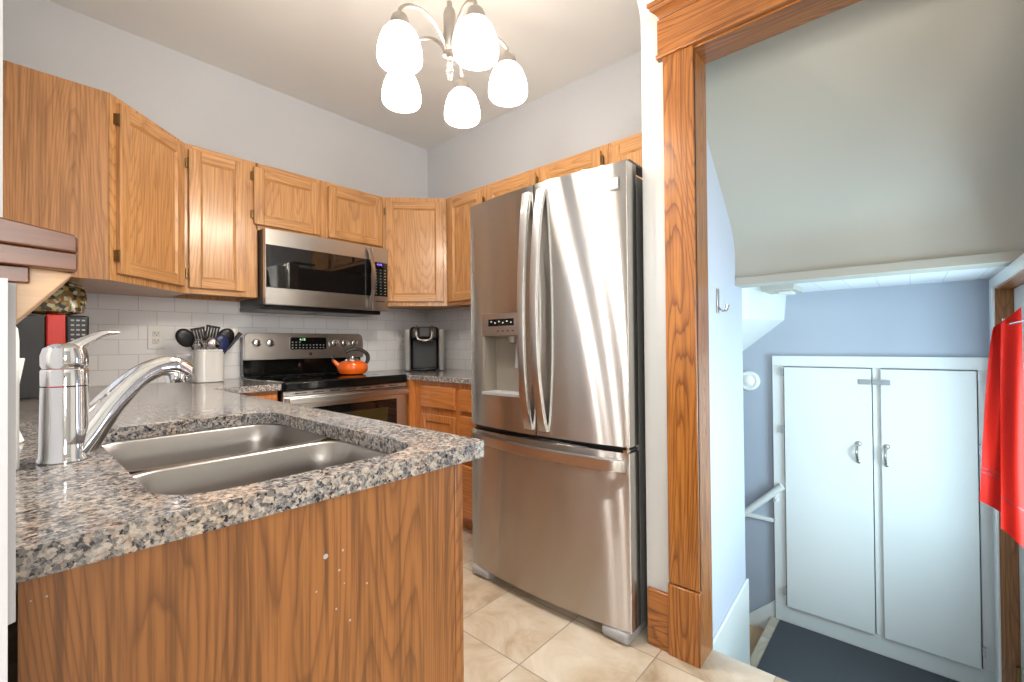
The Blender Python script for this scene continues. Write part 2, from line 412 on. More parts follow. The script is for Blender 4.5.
# floor: kitchen and dining room, one tiled plane
f = MB(); f.box(-2.1, 1.69, -3.0, .66, -.06, 0); f.box(-2.1, 2.40, .66, 3.07, -.06, 0)
struct('floor', f, M['floor'], smooth=0)
struct('ceiling', MB().box(-2.2, 2.5, -3.1, 3.2, CEIL, CEIL+.05), M['ceiling'], smooth=0)
wb = struct('wall_back', MB().box(-.15, 2.52, WY1, 3.2, 0, CEIL), M['wall'], smooth=0)
struct('wall_right', MB().box(WX1, 2.52, .70, WY1, 0, CEIL), M['wall'], smooth=0)
# left wall with the window over the sink
wl = MB(); y0, y1, z0, z1 = 1.05, 1.90, 1.24, 2.02
wl.box(-.13, WX0, .62, y0, 0, CEIL); wl.box(-.13, WX0, y1, WY1, 0, CEIL); wl.box(-.13, WX0, y0, y1, 0, z0); wl.box(-.13, WX0, y0, y1, z1, CEIL)
struct('wall_left', wl, M['wall'], smooth=0)
def window(name, axis, p, a0, a1, z0, z1, th=.04):
    """frame bars round a hole in a wall lying at coordinate p"""
    r = bpy.data.objects.new(name, None); C.objects.link(r); r['kind'] = 'structure'
    r.location = ((p, (a0+a1)/2, z0) if axis == 'x' else ((a0+a1)/2, p, z0))
    def bx(mb, u0, u1, w0, w1, d=.03):
        if axis == 'x': mb.box(p-d/2, p+d/2, u0, u1, w0, w1)
        else: mb.box(u0, u1, p-d/2, p+d/2, w0, w1)
    fr = MB(); bx(fr, a0, a1, z0, z0+th); bx(fr, a0, a1, z1-th, z1); bx(fr, a0, a0+th, z0+th, z1-th); bx(fr, a1-th, a1, z0+th, z1-th)
    bx(fr, a0+th, a1-th, (z0+z1)/2-.018, (z0+z1)/2+.018)
    fr.build('window_frame', M['gloss_white'], r, bevel=.002, kind='structure')
    pn = MB(); bx(pn, a0+th, a1-th, z0+th, z1-th, .004)
    pn.build('window_pane', M['pane'], r, kind='structure', smooth=0)
    return r
window('window_1', 'x', -.09, y0, y1, z0, z1)
# tiled splashback on the two kitchen walls
struct('wall_back_tile', MB().box(WX0, WX1, WY1-.008, WY1, .905, 1.40), M['tile_x'], smooth=0)
struct('wall_right_tile', MB().box(WX1-.008, WX1, 1.55, WY1-.008, .905, 1.40), M['tile_y'], smooth=0)
# fridge alcove side wall, doorway wall and the arched opening to the dining room
struct('wall_alcove', MB().box(1.69, WX1, .66, .755, -.62, CEIL), M['stair_wall'], smooth=0)
dw = MB(); dw.box(DX, 1.69, .568, .745, 0, CEIL); dw.box(DX, 1.69, -.42, .568, 2.135, CEIL); dw.box(DX, 1.69, -3.0, -.42, 0, CEIL)
struct('wall_doorway', dw, M['white_wall'], smooth=0)
arch = [(1.585, 2.31), (1.572, 2.345), (1.545, 2.385), (1.50, 2.43), (1.43, 2.475), (1.33, 2.51), (1.2, 2.53), (.3, 2.53), (.15, 2.51), (.06, 2.47), (.02, 2.41), (0, 2.33), (-.002, 2.30)]
ar = MB(); ar.prism(arch+[(-.002, CEIL), (1.5845, CEIL)], 'y', .66, .745)
struct('wall_arch', ar, M['white_wall'])
st = MB(); st.box(-2.1, -.0005, .56, .62, 0, CEIL)
struct('wall_dining_front', st, M['white_wall'], smooth=0)
struct('wall_opening_side', MB().box(-.013, -.0005, .62, .755, .95, CEIL), M['white_wall'], smooth=0)
# dining room behind the camera
wd = MB(); wd.box(-2.2, -1.45, -3.12, -3.0, 0, CEIL); wd.box(.25, 1.69, -3.12, -3.0, 0, CEIL); wd.box(-1.45, .25, -3.12, -3.0, 0, .75); wd.box(-1.45, .25, -3.12, -3.0, 2.15, CEIL)
struct('wall_dining_rear', wd, M['white_wall'], smooth=0)
ws = MB(); ws.box(-2.22, -2.1, -3.0, -2.05, 0, CEIL); ws.box(-2.22, -2.1, -.55, .62, 0, CEIL); ws.box(-2.22, -2.1, -2.05, -.55, 0, .75); ws.box(-2.22, -2.1, -2.05, -.55, 2.15, CEIL)
struct('wall_dining_side', ws, M['white_wall'], smooth=0)
window('window_2', 'y', -3.06, -1.45, .25, .75, 2.15, .06)
window('window_3', 'x', -2.16, -2.05, -.55, .75, 2.15, .06)

# white post at the end of the half wall, nearest the camera
po = MB(); po.box(-.16, .0021, .475, .56, 0, 1.150)
struct('trim_1', po, M['post'], smooth=0)
po = MB(); po.prism([(.0021, .505), (.0063, .508), (.0066, .56), (.0021, .56)], 'z', .895, 1.150)
struct('trim_2', po, M['post'], smooth=0)

# ------------------------------------------------------------------ doorway woodwork
Zs = .25
tp = struct('trim_3', MB().box(1.565, DX, .548, .655, Zs+.004, 2.128), M['trim'], bevel=.003)
struct('trim_4', MB().box(1.560, DX, .546, .657, 0, Zs), M['trim'], bevel=.003)
hd = MB(); hd.box(1.560, DX, -.50, .672, 2.128, 2.261)
struct('trim_5', hd, M['trim_y'], bevel=.002)
# crown: a cove profile swept along the head
prof = [(DX, 2.272), (1.558, 2.272), (1.556, 2.280), (1.545, 2.292), (1.530, 2.300), (1.526, 2.312), (1.520, 2.314), (1.520, 2.332), (DX, 2.332)]
cr = MB(); A = []; prof = [(x, 2.261+(z-2.272)*.8) for x, z in prof]
ys = (-.53, .692)
for y in ys: A.append([cr.bm.verts.new((x, y+(.0 if y < 0 else -(x-1.520)*.75), z)) for x, z in prof])
cr._f(A[0]); cr._f(A[1][::-1])
for k in range(len(prof)): cr._f([A[0][k], A[1][k], A[1][(k+1) % len(prof)], A[0][(k+1) % len(prof)]])
struct('trim_6', cr, M['trim_y'])
struct('trim_7', MB().box(1.554, DX, -.505, .677, 2.122, 2.136), M['trim_y'], bevel=.003)
jb = MB(); jb.box(1.572, 1.695, .548, .568, 0, 2.115)
struct('trim_8', jb, M['trim'], bevel=.002)
jb = MB(); jb.box(1.572, 1.695, -.42, .568, 2.115, 2.135)
struct('trim_9', jb, M['trim_y'], bevel=.002)
struct('trim_10', MB().box(1.565, DX, -.507, -.40, 0, 2.128), M['trim'], bevel=.003)
struct('baseboard_right', MB().box(1.568, DX, .657, .738, 0, .205), M['trim_y'], bevel=.003)

# ------------------------------------------------------------------ stairwell
LZ = -.568
XC = 3.13
struct('wall_stair_left', MB().box(1.69, 2.54, .6605, .755, LZ, 0).box(2.40, 2.54, .6605, .755, 0, 1.46), M['stair_wall'], smooth=0)
struct('wall_stair_face', MB().box(1.695, 2.54, .655, .66, LZ, CEIL), M['stair_wall'], smooth=0)
sk = MB(); sk.prism([(1.70, -.20), (2.02, -.172), (2.555, -.118), (2.555, LZ), (1.70, LZ)], 'y', .643, .655)
struct('baseboard_stair_left', sk, M['gloss_white'], bevel=.003)
struct('wall_stair_back', MB().box(XC, XC+.1, -.40, 1.9, -1.6, 1.50), M['stair_wall_back'], smooth=0)
bk = MB(); bk.prism([(2.43, 1.40), (2.43, 1.50), (2.427, 1.55), (2.415, 1.60), (2.385, 1.65), (2.34, 1.70), (2.24, 1.795), (1.695, 2.30), (1.695, CEIL), (2.55, CEIL), (2.55, 1.40)], 'y', -.307, .655)
struct('wall_bulkhead', bk, M['bulkhead'], smooth=20)
struct('trim_11', MB().box(2.418, 2.55, -.307, .655, 1.385, 1.425), M['bulkhead'], bevel=.003)
struct('ceiling_stair', MB().box(2.55, XC, -.288, .66, 1.395, 1.45), M['boards'], smooth=0)
# boxed-in slope over the basement stairs
def free(name, faces, mat, **k):
    mb = MB(); cache = {}
    for fc in faces:
        vs = []
        for p in fc:
            if p not in cache: cache[p] = mb.bm.verts.new(p)
            vs.append(cache[p])
        mb._f(vs)
    return mb.build(name, mat, **k)
a0, a1 = (2.56, .66, 1.40), (XC, .56, 1.40)
b0, b1 = (2.56, .66, 1.225), (XC, .574, 1.235)
c0, c1 = (2.56, 1.6, .40), (XC, 1.6, .40)
t0, t1 = (2.56, 1.6, 1.40), (XC, 1.6, 1.40)
free('trim_12', [[a0, a1, b1, b0], [b0, b1, c1, c0], [a0, t0, t1, a1], [c0, c1, t1, t0], [a0, b0, c0, t0], [a1, t1, c1, b1]], M['gloss_white'], kind='structure', smooth=0)
# steps down from the kitchen, landing, and the basement steps to the left
struct('floor_stairs', MB().box(1.69, 1.96, -.288, .63, LZ-.06, -.19).box(1.96, 2.21, -.288, .63, LZ-.06, -.38), M['gloss_white'], bevel=.004)
struct('floor_landing', MB().box(2.21, XC, -.288, .66, LZ-.06, LZ), M['floor'], smooth=0)
bs = MB()
for k in range(5): bs.box(2.565, XC, .66+k*.22, .90+k*.22, -1.75, LZ-.10-.18*k)
struct('floor_basement_steps', bs, M['light_wood'], bevel=.004)
struct('wall_basement_side', MB().box(2.46, 2.54, .755, 1.9, -1.8, 1.45), M['stair_wall_back'], smooth=0)
struct('wall_basement_end', MB().box(2.46, XC, 1.85, 1.95, -1.8, 1.45), M['stair_wall_back'], smooth=0)
struct('floor_basement', MB().box(2.46, XC+.1, .66, 1.95, -1.9, -1.75), M['floor'], smooth=0)
bb = MB(); bb.prism([(.64, LZ+.10), (1.6, LZ-.78), (1.6, LZ-1.1), (.64, LZ-.25)], 'x', XC-.018, XC)
struct('baseboard_stair_back', bb, M['gloss_white'])
struct('trim_13', MB().box(XC-.03, XC, .64, 1.85, .008, .030), M['gloss_white'], bevel=.003)
# right wall of the stairwell with the side door opening
XJ = 3.0
wr = MB(); wr.box(1.69, 1.85, -.42, -.288, LZ, 1.384); wr.box(XJ, XC, -.42, -.288, LZ, 1.40); wr.box(1.85, XJ, -.42, -.288, 1.345, 1.384)
wr.box(1.69, 2.60, -.50, -.308, 1.3845, CEIL)
struct('wall_stair_right', wr, M['stair_wall'], smooth=0)
struct('trim_14', MB().box(XJ-.012, XJ, -.42, -.288, LZ, 1.345), M['oak_end'], smooth=0)
struct('trim_15', MB().box(1.85, XJ-.012, -.42, -.288, 1.333, 1.345), M['trim_x'], smooth=0)
struct('trim_16', MB().box(XJ-.005, XJ+.075, -.288, -.276, LZ, 1.345).box(1.80, XJ+.075, -.288, -.276, 1.340, 1.384), M['gloss_white'], bevel=.002)
# side door: slab with a glazed upper half
dr = bpy.data.objects.new('door_1', None); C.objects.link(dr); dr['kind'] = 'structure'; dr.location = (2.42, -.40, LZ)
d = MB(); x0, x1 = 1.86, XJ-.015; ya, yb = -.390, -.345
gx0, gx1, gz0, gz1 = 1.99, 2.70, .20, 1.18
d.box(x0, gx0, ya, yb, LZ+.01, 1.33); d.box(gx1, x1, ya, yb, LZ+.01, 1.33); d.box(gx0, gx1, ya, yb, LZ+.01, gz0); d.box(gx0, gx1, ya, yb, gz1, 1.33)
d.build('door_slab', M['gloss_white'], dr, kind='structure', smooth=0)
g = MB(); g.box(gx0, gx1, -.370, -.366, gz0, gz1); g.build('door_pane', M['pane'], dr, kind='structure', smooth=0)
for z in (LZ+.13, .42, 1.10):
    MB().box(XJ-.024, XJ-.0125, -.344, -.330, z, z+.09).build('hinge', M['brass'], dr, kind='structure')

# black rubber mat on the landing
mt = MB(); mt.box(2.24, XC-.04, -.27, .612, LZ, LZ+.008)
o = mt.build('floor_mat', M['mat'], bevel=.003); tag(recenter(o, (2.7, .17, LZ)), 'dark blue-grey rubber mat on the stair landing before the white cupboard', 'mat')

# ------------------------------------------------------------------ white cupboard at the landing
T = thing('cupboard', 'tall white painted two-door cupboard at the foot of the steps', 'cupboard', (3.115, .17, LZ))
XF = 3.10
fr = MB(); z0, z1 = LZ+.001, 1.02; ya, yb = -.284, .636
fr.box(XF, XC, ya, yb, z1-.062, z1); fr.box(XF, XC, ya, yb, z0, z0+.10)
fr.box(XF, XC, .576, yb, z0+.10, z1-.062); fr.box(XF, XC, ya, -.236, z0+.10, z1-.062); fr.box(XF, XC, .124, .16, z0+.10, z1-.062)
fr.build('face_frame', M['gloss_white'], T, bevel=.002)
for nm, a, b in (('l', .163, .571), ('r', -.231, .126)):
    dm = MB(); dm.box(XF-.020, XF-.001, a, b, z0+.10+.004, z1-.066)
    D = dm.build('cupboard_door', M['gloss_white'], T, bevel=.003)
    hy = b+.003 if nm == 'l' else a-.013
    for hz in (.90, .56, -.40):
        MB().box(XF-.024, XF-.001, hy, hy+.010, hz, hz+.045).build('hinge', M['silver_plastic'], D)
    yh = .222 if nm == 'l' else .104
    h = MB(); pts = bez([(XF-.022, yh, .545), (XF-.036, yh+.004, .535), (XF-.050, yh+.006, .50), (XF-.036, yh+.004, .465), (XF-.022, yh, .455)], 6)
    h.tube(pts, .0065, 8); h.lathe([(.014, XF-.0205), (.011, XF-.026), (.006, XF-.029)], (0, yh, .548), 12, 'x'); h.lathe([(.012, XF-.0205), (.011, XF-.026), (.006, XF-.029)], (0, yh, .452), 12, 'x')
    h.build('handle', M['nickel'], D)
    if nm == 'l':
        L = MB(); L.box(XF-.026, XF-.0205, .168, .218, .870, .897); L.build('latch', M['grey_plastic'], D, bevel=.001)
        L = MB(); L.box(XF-.034, XF-.027, .085, .160, .871, .896); L.tube([(XF-.036, .112, .884), (XF-.026, .112, .884)], .008, 12); L.build('latch_hasp', M['grey_plastic'], D, bevel=.001)

# white handrail on the wall over the basement steps
hr = thing('handrail', 'white stair handrail sloping down beside the cupboard', 'handrail', (XC, .72, .1))
pts = [(XC-.052, .585, .245), (XC-.052, .83, 0.0), (XC-.052, 1.5, -.67)]
MB().tube(pts, .02, 12).build('rail', M['gloss_white'], hr)
b = MB(); b.tube(bez([(XC-.045, .61, .205), (XC-.05, .625, .165), (XC-.03, .625, .15), (XC-.032, .625, .14)], 5), .010, 8); b.lathe([(.018, XC-.034), (.018, XC-.028)], (0, .625, .15), 12, 'x')
b.build('bracket', M['gloss_white'], hr)
# round wall fitting
al = MB(); al.lathe([(.062, XC-.001), (.062, XC-.012), (.055, XC-.022), (.044, XC-.022), (.042, XC-.016), (.034, XC-.016), (.032, XC-.026), (.018, XC-.034), (.006, XC-.035)], (0, .771, .86), 32, 'x')
o = al.build('smoke_alarm', M['white_plastic']); tag(recenter(o, (XC, .771, .86)), 'round white alarm with raised rings on the stair wall, left of the cupboard', 'alarm')
# slim white box on the boarded ceiling
T = thing('ceiling_box', 'flat white rectangular box fixed to the boarded stair ceiling', 'ceiling fixture', (2.72, .50, 1.395))
MB().box(2.62, 2.84, .435, .585, 1.368, 1.395).build('cover', M['bulkhead'], T, bevel=.003)
MB().box(2.70, 2.81, .46, .52, 1.355, 1.368).build('base', M['gloss_white'], T, bevel=.002)
# coat hook on the stair wall
T = thing('coat_hook', 'metal double coat hook on the stair wall just inside the doorway', 'hook', (2.14, .655, 1.24))
MB().box(2.125, 2.15, .648, .655, 1.235, 1.345).build('backplate', M['nickel'], T, bevel=.002)
h = MB()
for dx in (-.006, .010):
    h.tube(bez([(2.138, .648, 1.262), (2.138+dx, .636, 1.245), (2.138+dx*2, .618, 1.248), (2.138+dx*2.5, .610, 1.272)], 6), .0035, 8)
h.build('prong', M['nickel'], T)

# red towel hanging from a hook
T = thing('hanging_towel', 'red cloth towel hanging bunched by the side door of the stairs', 'towel', (2.45, -.25, .36))
def towel(y0a, y1a, y0b, y1b, zt0, zt1, zb0, zb1, x, amp, ph, folds):
    def fn(u, v):
        ya = y0a+(y1a-y0a)*u; yb = y0b+(y1b-y0b)*u
        k = v**.7; zt = zt0+(zt1-zt0)*u; zb = zb0+(zb1-zb0)*u
        return (x+amp*(.35+.65*v)*math.sin(u*PI*folds+ph)+.006*math.sin(v*5+u*4), ya+(yb-ya)*k, zt+(zb-zt)*v)
    return fn
MB().sheet(towel(-.232, -.262, -.187, -.250, 1.150, 1.180, .488, .455, 2.47, .014, .4, 1.3), 30, 36, (.004, 0, 0)).build('towel_fold', M['red'], T, smooth=60)
MB().sheet(towel(-.250, -.299, -.240, -.303, 1.165, 1.222, .405, .345, 2.445, .016, 1.2, 1.6), 30, 36, (.004, 0, 0)).build('towel_front', M['red'], T, smooth=60)
for z, f0 in ((.60, towel(-.232, -.262, -.187, -.250, 1.150, 1.180, .488, .455, 2.4685, .014, .4, 1.3)),):
    for dv in (.80, .825):
        def fs(u, v, f0=f0, dv=dv): return f0(u, dv+v*.008)
        MB().sheet(fs, 30, 1, (.001, 0, 0)).build('hem_stripe', M['red_dark'], T, smooth=60)
def fs(u, v): return towel(-.250, -.299, -.240, -.303, 1.165, 1.222, .405, .345, 2.4435, .016, 1.2, 1.6)(u, .84+v*.008)
MB().sheet(fs, 30, 1, (.001, 0, 0)).build('hem_stripe', M['red_dark'], T, smooth=60)
T2 = thing('towel_hook', 'chrome hook arm holding the red towel by the side door', 'hook', (2.3, -.375, 1.16))
h = MB(); h.tube(bez([(2.30, -.341, 1.19), (2.36, -.315, 1.175), (2.42, -.29, 1.165), (2.462, -.262, 1.160), (2.478, -.258, 1.180)], 8), .004, 8)
h.build('arm', M['chrome'], T2)
MB().box(2.27, 2.33, -.3445, -.340, 1.16, 1.22).build('backplate', M['chrome'], T2, bevel=.002)

# ------------------------------------------------------------------ cabinets
def door_panel(parent, x0, x1, z0, z1, y, mats, stile=.052, hinge=None, th=.019, name='door', raised=False):
    """frame-and-panel door in the local xz plane; its back at y, its face at y-th"""
    mb = MB(); yf = y-th; s = stile
    mb.box(x0, x0+s, yf, y, z0, z1, 0); mb.box(x1-s, x1, yf, y, z0, z1, 0)
    mb.box(x0+s, x1-s, yf, y, z0, z0+s, 1); mb.box(x0+s, x1-s, yf, y, z1-s, z1, 1)
    D = mb.build(name, [mats[0], mats[1]], parent, world=False, bevel=.003)
    # moulded inner edge and flat recessed panel
    ed = MB(1); g = .009; yi = yf+.008
    q = [(x0+s, z0+s), (x1-s, z0+s), (x1-s, z1-s), (x0+s, z1-s)]; qi = [(x0+s+g, z0+s+g), (x1-s-g, z0+s+g), (x1-s-g, z1-s-g), (x0+s+g, z1-s-g)]
    for i in range(4):
        j = (i+1) % 4
        A = [ed.bm.verts.new((q[i][0], yf+.0015, q[i][1])), ed.bm.verts.new((q[j][0], yf+.0015, q[j][1])), ed.bm.verts.new((qi[j][0], yi, qi[j][1])), ed.bm.verts.new((qi[i][0], yi, qi[i][1]))]
        f_ = ed._f(A); f_.material_index = 0 if i % 2 else 1
        B = [ed.bm.verts.new((q[i][0], y-.004, q[i][1])), ed.bm.verts.new((q[j][0], y-.004, q[j][1])), ed.bm.verts.new((qi[j][0], y-.004, qi[j][1])), ed.bm.verts.new((qi[i][0], y-.004, qi[i][1]))]
        for a_, b_ in ((0, 1), (1, 2), (2, 3), (3, 0)): ed._f([A[a_], A[b_], B[b_], B[a_]])
        ed._f(B[::-1])
    ed.build('moulding', [mats[0], mats[1]], D, world=False, smooth=0)
    pm = MB(); e = .0015 if raised else .0
    pm.box(x0+s+g-.002, x1-s-g+.002, yi+.001, y-.003, z0+s+g-.002, z1-s-g+.002)
    pm.build('panel', mats[0], D, world=False, smooth=0)
    if hinge:
        hx = x0-.013 if hinge == 'l' else x1+.003
        for hz in (z0+.05, z1-.05-.045):
            if z1-z0 < .4: hz = z0+.03 if hz < (z0+z1)/2 else z1-.075
            h = MB(); h.box(hx, hx+.010, yf+.004, y, hz, hz+.045); h.tube([(hx+.010, yf+.003, hz-.004), (hx+.010, yf+.003, hz+.049)], .0035, 8)
            h.build('hinge', M['brass'], D, world=False)
    return D

def carcass(parent, w, z0, z1, depth, mats, holes, side=None, yoff=0):
    """box body plus a face frame with openings behind the doors"""
    b = MB(); t_ = .016
    b.box(0, t_, .02, depth, z0, z1, 0); b.box(w-t_, w, .02, depth, z0, z1, 0)
    b.box(t_, w-t_, .02, depth, z0+.018, z0+.034, 0); b.box(t_, w-t_, .02, depth, z1-t_, z1, 0); b.box(t_, w-t_, depth-.006, depth, z0, z1, 0)
    b.build('body', side or mats[0], parent, world=False, smooth=0)
    f = MB(); xs = [0]+[v for h in holes for v in h[:2]]+[w]
    for i in range(0, len(xs), 2): f.box(xs[i], xs[i+1], 0, .02, z0, z1, 0)
    for h in holes: f.box(h[0], h[1], 0, .02, z0, h[2], 1); f.box(h[0], h[1], 0, .02, h[3], z1, 1)
    f.build('face_frame', [mats[0], mats[1]], parent, world=False, bevel=.001)

ZU0, ZU1 = 1.378, 2.140
HM = (M['oak'], M['oak_rail'])
DY = 2.75
WG = 'honey oak wall cabinets'
# left corner cabinet: end panel toward the camera, door on the diagonal
T = thing('wall_cabinet', 'oak corner wall cabinet with plain end panel, leftmost on the stove wall', 'cabinet', (.285, 2.43, ZU0), R(45), WG)
Ti = T.location
def loc45(x, y):
    dx, dy = x-.285, y-2.43; return ((dx+dy)/math.sqrt(2), (dy-dx)/math.sqrt(2))
foot = [loc45(*p) for p in ((.285, 2.43), (.597, 2.75), (.597, 3.062), (-.005, 3.062), (-.005, 2.43))]
wd_ = math.hypot(.312, .32)
def l2(p): return p
b = MB(); b.prism(foot, 'z', .0, ZU1-ZU0); b.build('body', M['oak'], T, world=False, smooth=0)
ep = [loc45(*p) for p in ((.280, 2.4275), (.280, 2.43), (-.005, 2.43), (-.005, 2.4275))]
MB().prism(ep, 'z', .0, ZU1-ZU0).build('end_panel', M['oak_panel'], T, world=False, smooth=0)
f = MB(); f.box(-.003, wd_+.003, -.004, .0, 0, ZU1-ZU0, 0); f.build('face_frame', [M['oak'], M['oak_rail']], T, world=False, smooth=0)
door_panel(T, .028, wd_-.02, .030, ZU1-ZU0-.025, -.004, HM, hinge='l')

def wall_unit(label, loc, rot, w, doors, z0=ZU0, depth=.31, mats=HM):
    T = thing('wall_cabinet', label, 'cabinet', (loc[0], loc[1], z0), R(rot), WG)
    carcass(T, w, 0, ZU1-z0, depth, mats, [(a+.015, b-.015, c+.015-z0, d-.015-z0) for a, b, c, d, h in doors])
    for a, b, c, d, h in doors: door_panel(T, a, b, c-z0, d-z0, -.0005, mats, hinge=h)
    return T
wall_unit('tall single-door oak wall cabinet left of the microwave', (.599, DY), 0, .350, [(.025, .287, ZU0+.028, ZU1-.027, 'l')])
wall_unit('short two-door oak wall cabinet above the microwave', (.951, DY), 0, .804, [(-.030+.006, .348, 1.790, ZU1-.030, 'l'), (.405, .789, 1.788, ZU1-.030, None)], z0=1.762)
# right corner diagonal
dxr, dyr = 2.08-1.757, 2.75-2.455; wr_ = math.hypot(dxr, dyr); ang = math.degrees(math.atan2(-dyr, dxr))
T = thing('wall_cabinet', 'diagonal corner oak wall cabinet above the pod coffee brewer', 'cabinet', (1.757, 2.75, ZU0), R(ang), WG)
def locr(x, y):
    a_ = R(-ang); dx, dy = x-1.757, y-2.75; return (dx*math.cos(a_)-dy*math.sin(a_), dx*math.sin(a_)+dy*math.cos(a_))
b = MB(); b.prism([locr(*p) for p in ((1.757, 2.752), (2.078, 2.455), (2.392, 2.455), (2.392, 3.062), (1.757, 3.062))], 'z', .018, ZU1-ZU0); b.build('body', M['oak'], T, world=False, smooth=0)
f = MB(); f.box(0, wr_, -.004, .002, 0, ZU1-ZU0, 0); f.build('face_frame', M['oak'], T, world=False, smooth=0)
door_panel(T, .022, wr_-.022, .030, ZU1-ZU0-.030, -.004, HM, hinge='l')
wall_unit('oak wall cabinet between the corner cabinet and the fridge', (2.08, 2.453), -90, .400, [(.035, .372, ZU0+.026, ZU1-.030, 'r')])
wall_unit('short two-door oak wall cabinet above the fridge', (2.08, 2.051), -90, .888, [(.020, .415, 1.845, ZU1-.030, 'r'), (.470, .850, 1.845, ZU1-.030, 'r')], z0=1.82)
wall_unit('short oak wall cabinet above the fridge, beside the white wall', (2.08, 1.161), -90, .400, [(.022, .378, 1.845, ZU1-.030, None)], z0=1.82)

# base cabinets
CT = .91; CB = .878
BG = 'oak base cabinets'
BM = (M['oak_base'], M['oak_base_rail'])
T = thing('base_cabinet', 'sink base cabinet with a plain oak end panel facing the camera', 'cabinet', (.0, .66, 0), 0, BG)
e = MB(); e.box(.0095, .565, .650, .662, 0, CB); e.build('end_panel', M['oak_end'], T, smooth=0)
SC = ((.315, .791, .004), (.342, .791, .0018), (.336, .763, .0018), (.301, .745, .0015), (.382, .725, .0016), (.353, .680, .0018), (.331, .707, .0016), (.344, .740, .0012), (.018, .853, .0008), (.029, .853, .0010))
e = MB()
for x_, z_, r_ in SC: e.lathe([(r_, .6494), (r_*.9, .6499)], (x_, 0, z_), 7, 'y')
e.build('scuff_mark', M['label_grey'], T, kind='stuff')
e = MB(); e.box(.566, .585, .648, .70, 0, CB); e.build('corner_stile', M['oak_end'], T, bevel=.002)
e = MB(); e.box(.012, .56, .664, .69, .09, .80); e.build('body', M['void'], T, smooth=0)  # near-black block: the shade inside the cabinet put into its colour
e = MB(); e.box(.565, .585, .70, 2.44, .09, .70); e.box(.50, .52, .67, 2.44, 0, .09); e.build('cabinet_front', M['oak_base'], T, smooth=0)
for k in range(4):
    y_ = .74+k*.42
    D = MB().box(.585, .603, y_, y_+.38, .12, .68).build('door', M['oak_base'], T, bevel=.004)
T = thing('base_cabinet', 'narrow oak base cabinet left of the stove', 'cabinet', (.64, 2.46, 0), 0, BG)
MB().box(.60, .945, 2.47, 3.05, .09, CB).build('body', M['oak_base'], T, smooth=0)
MB().box(.66, .935, 2.452, 2.469, .70, CB-.02).build('drawer', M['oak_base_rail'], T, bevel=.004)
T = thing('base_cabinet', 'orange oak base cabinet with drawers between the stove and the fridge', 'cabinet', (1.79, 2.43, 0), 0, BG)
b = MB(); b.box(1.80, 2.38, 1.60, 2.46, .09, CB); b.box(1.735, 2.38, 2.46, 3.05, .09, CB); b.box(1.85, 2.30, 1.61, 2.46, 0, .09)
b.build('body', M['oak_base'], T, smooth=0)
f = MB(); f.box(1.782, 1.80, 1.60, 2.425, .09, CB); f.box(1.735, 1.80, 2.425, 2.46, .09, CB); f.build('face_frame', M['oak_base'], T, smooth=0)
def dfront(y0, y1, z0, z1, nm):
    if nm == 'drawer':
        m_ = MB(); m_.box(1.7635, 1.781, y0, y1, z0, z1); D = m_.build('drawer', M['oak_base_rail'], T, bevel=.006, seg=3)
    else:
        s = .045; m_ = MB(); m_.box(1.7635, 1.781, y0, y0+s, z0, z1); m_.box(1.7635, 1.781, y1-s, y1, z0, z1); m_.box(1.7635, 1.781, y0+s, y1-s, z0, z0+s); m_.box(1.7635, 1.781, y0+s, y1-s, z1-s, z1)
        D = m_.build('door', M['oak_base'], T, bevel=.004)
        MB().box(1.772, 1.779, y0+s, y1-s, z0+s, z1-s).build('panel', M['oak_base'], D, smooth=0)
    return D
dfront(2.022, 2.350, .715, .848, 'drawer'); dfront(2.022, 2.350, .115, .672, 'door')
dfront(1.64, 1.978, .715, .843, 'drawer'); dfront(1.64, 1.978, .435, .690, 'drawer'); dfront(1.64, 1.978, .105, .405, 'drawer')

# ------------------------------------------------------------------ granite tops
def slab(name, outer, holes, z0, z1):
    bm = bmesh.new(); edges = []
    for loop in [outer]+holes:
        vs = [bm.verts.new((x, y, z1)) for x, y in loop]
        for i in range(len(vs)): edges.append(bm.edges.new((vs[i], vs[(i+1) % len(vs)])))
    bmesh.ops.triangle_fill(bm, use_beauty=True, use_dissolve=False, edges=edges)
    bmesh.ops.recalc_face_normals(bm, faces=bm.faces[:])
    if bm.faces[0].normal.z < 0: bmesh.ops.reverse_faces(bm, faces=bm.faces[:])
    top = bm.faces[:]
    r = bmesh.ops.extrude_face_region(bm, geom=top)
    vs = [g for g in r['geom'] if isinstance(g, bmesh.types.BMVert)]
    bmesh.ops.translate(bm, verts=vs, vec=(0, 0, z0-z1))
    mb = MB(); mb.bm.free(); mb.bm = bm
    return mb.build(name, M['granite'], bevel=.003)
cut = rrect(.128, .527, .690, 1.425, .075)
def rc(cx, cy, r, a0, a1, n=5): return [(cx+r*math.cos(R(a0+(a1-a0)*k/n)), cy+r*math.sin(R(a0+(a1-a0)*k/n))) for k in range(n+1)]
outer = [(-.011, .637)]+rc(.629, .647, .010, -90, 0)+[(.639, 2.43), (.950, 2.43), (.950, 3.060), (-.011, 3.060)]
outer = [(.0055, .637)]+outer[1:-1]+[(-.011, 3.060), (-.011, .76), (.0, .757), (.0055, .66)]
o = slab('countertop', outer, [cut], CB, CT)
tag(recenter(o, (.0, .64, CB)), 'speckled granite worktop with the sink cut into it, nearest the camera', 'worktop', 'granite worktops')
o = slab('countertop', [(1.722, 2.435), (1.757, 2.43), (1.757, 1.61), (2.390, 1.61), (2.390, 3.060), (1.722, 3.060)], [], CB, CT)
tag(recenter(o, (1.76, 2.4, CB)), 'speckled granite worktop between the stove and the fridge', 'worktop', 'granite worktops')

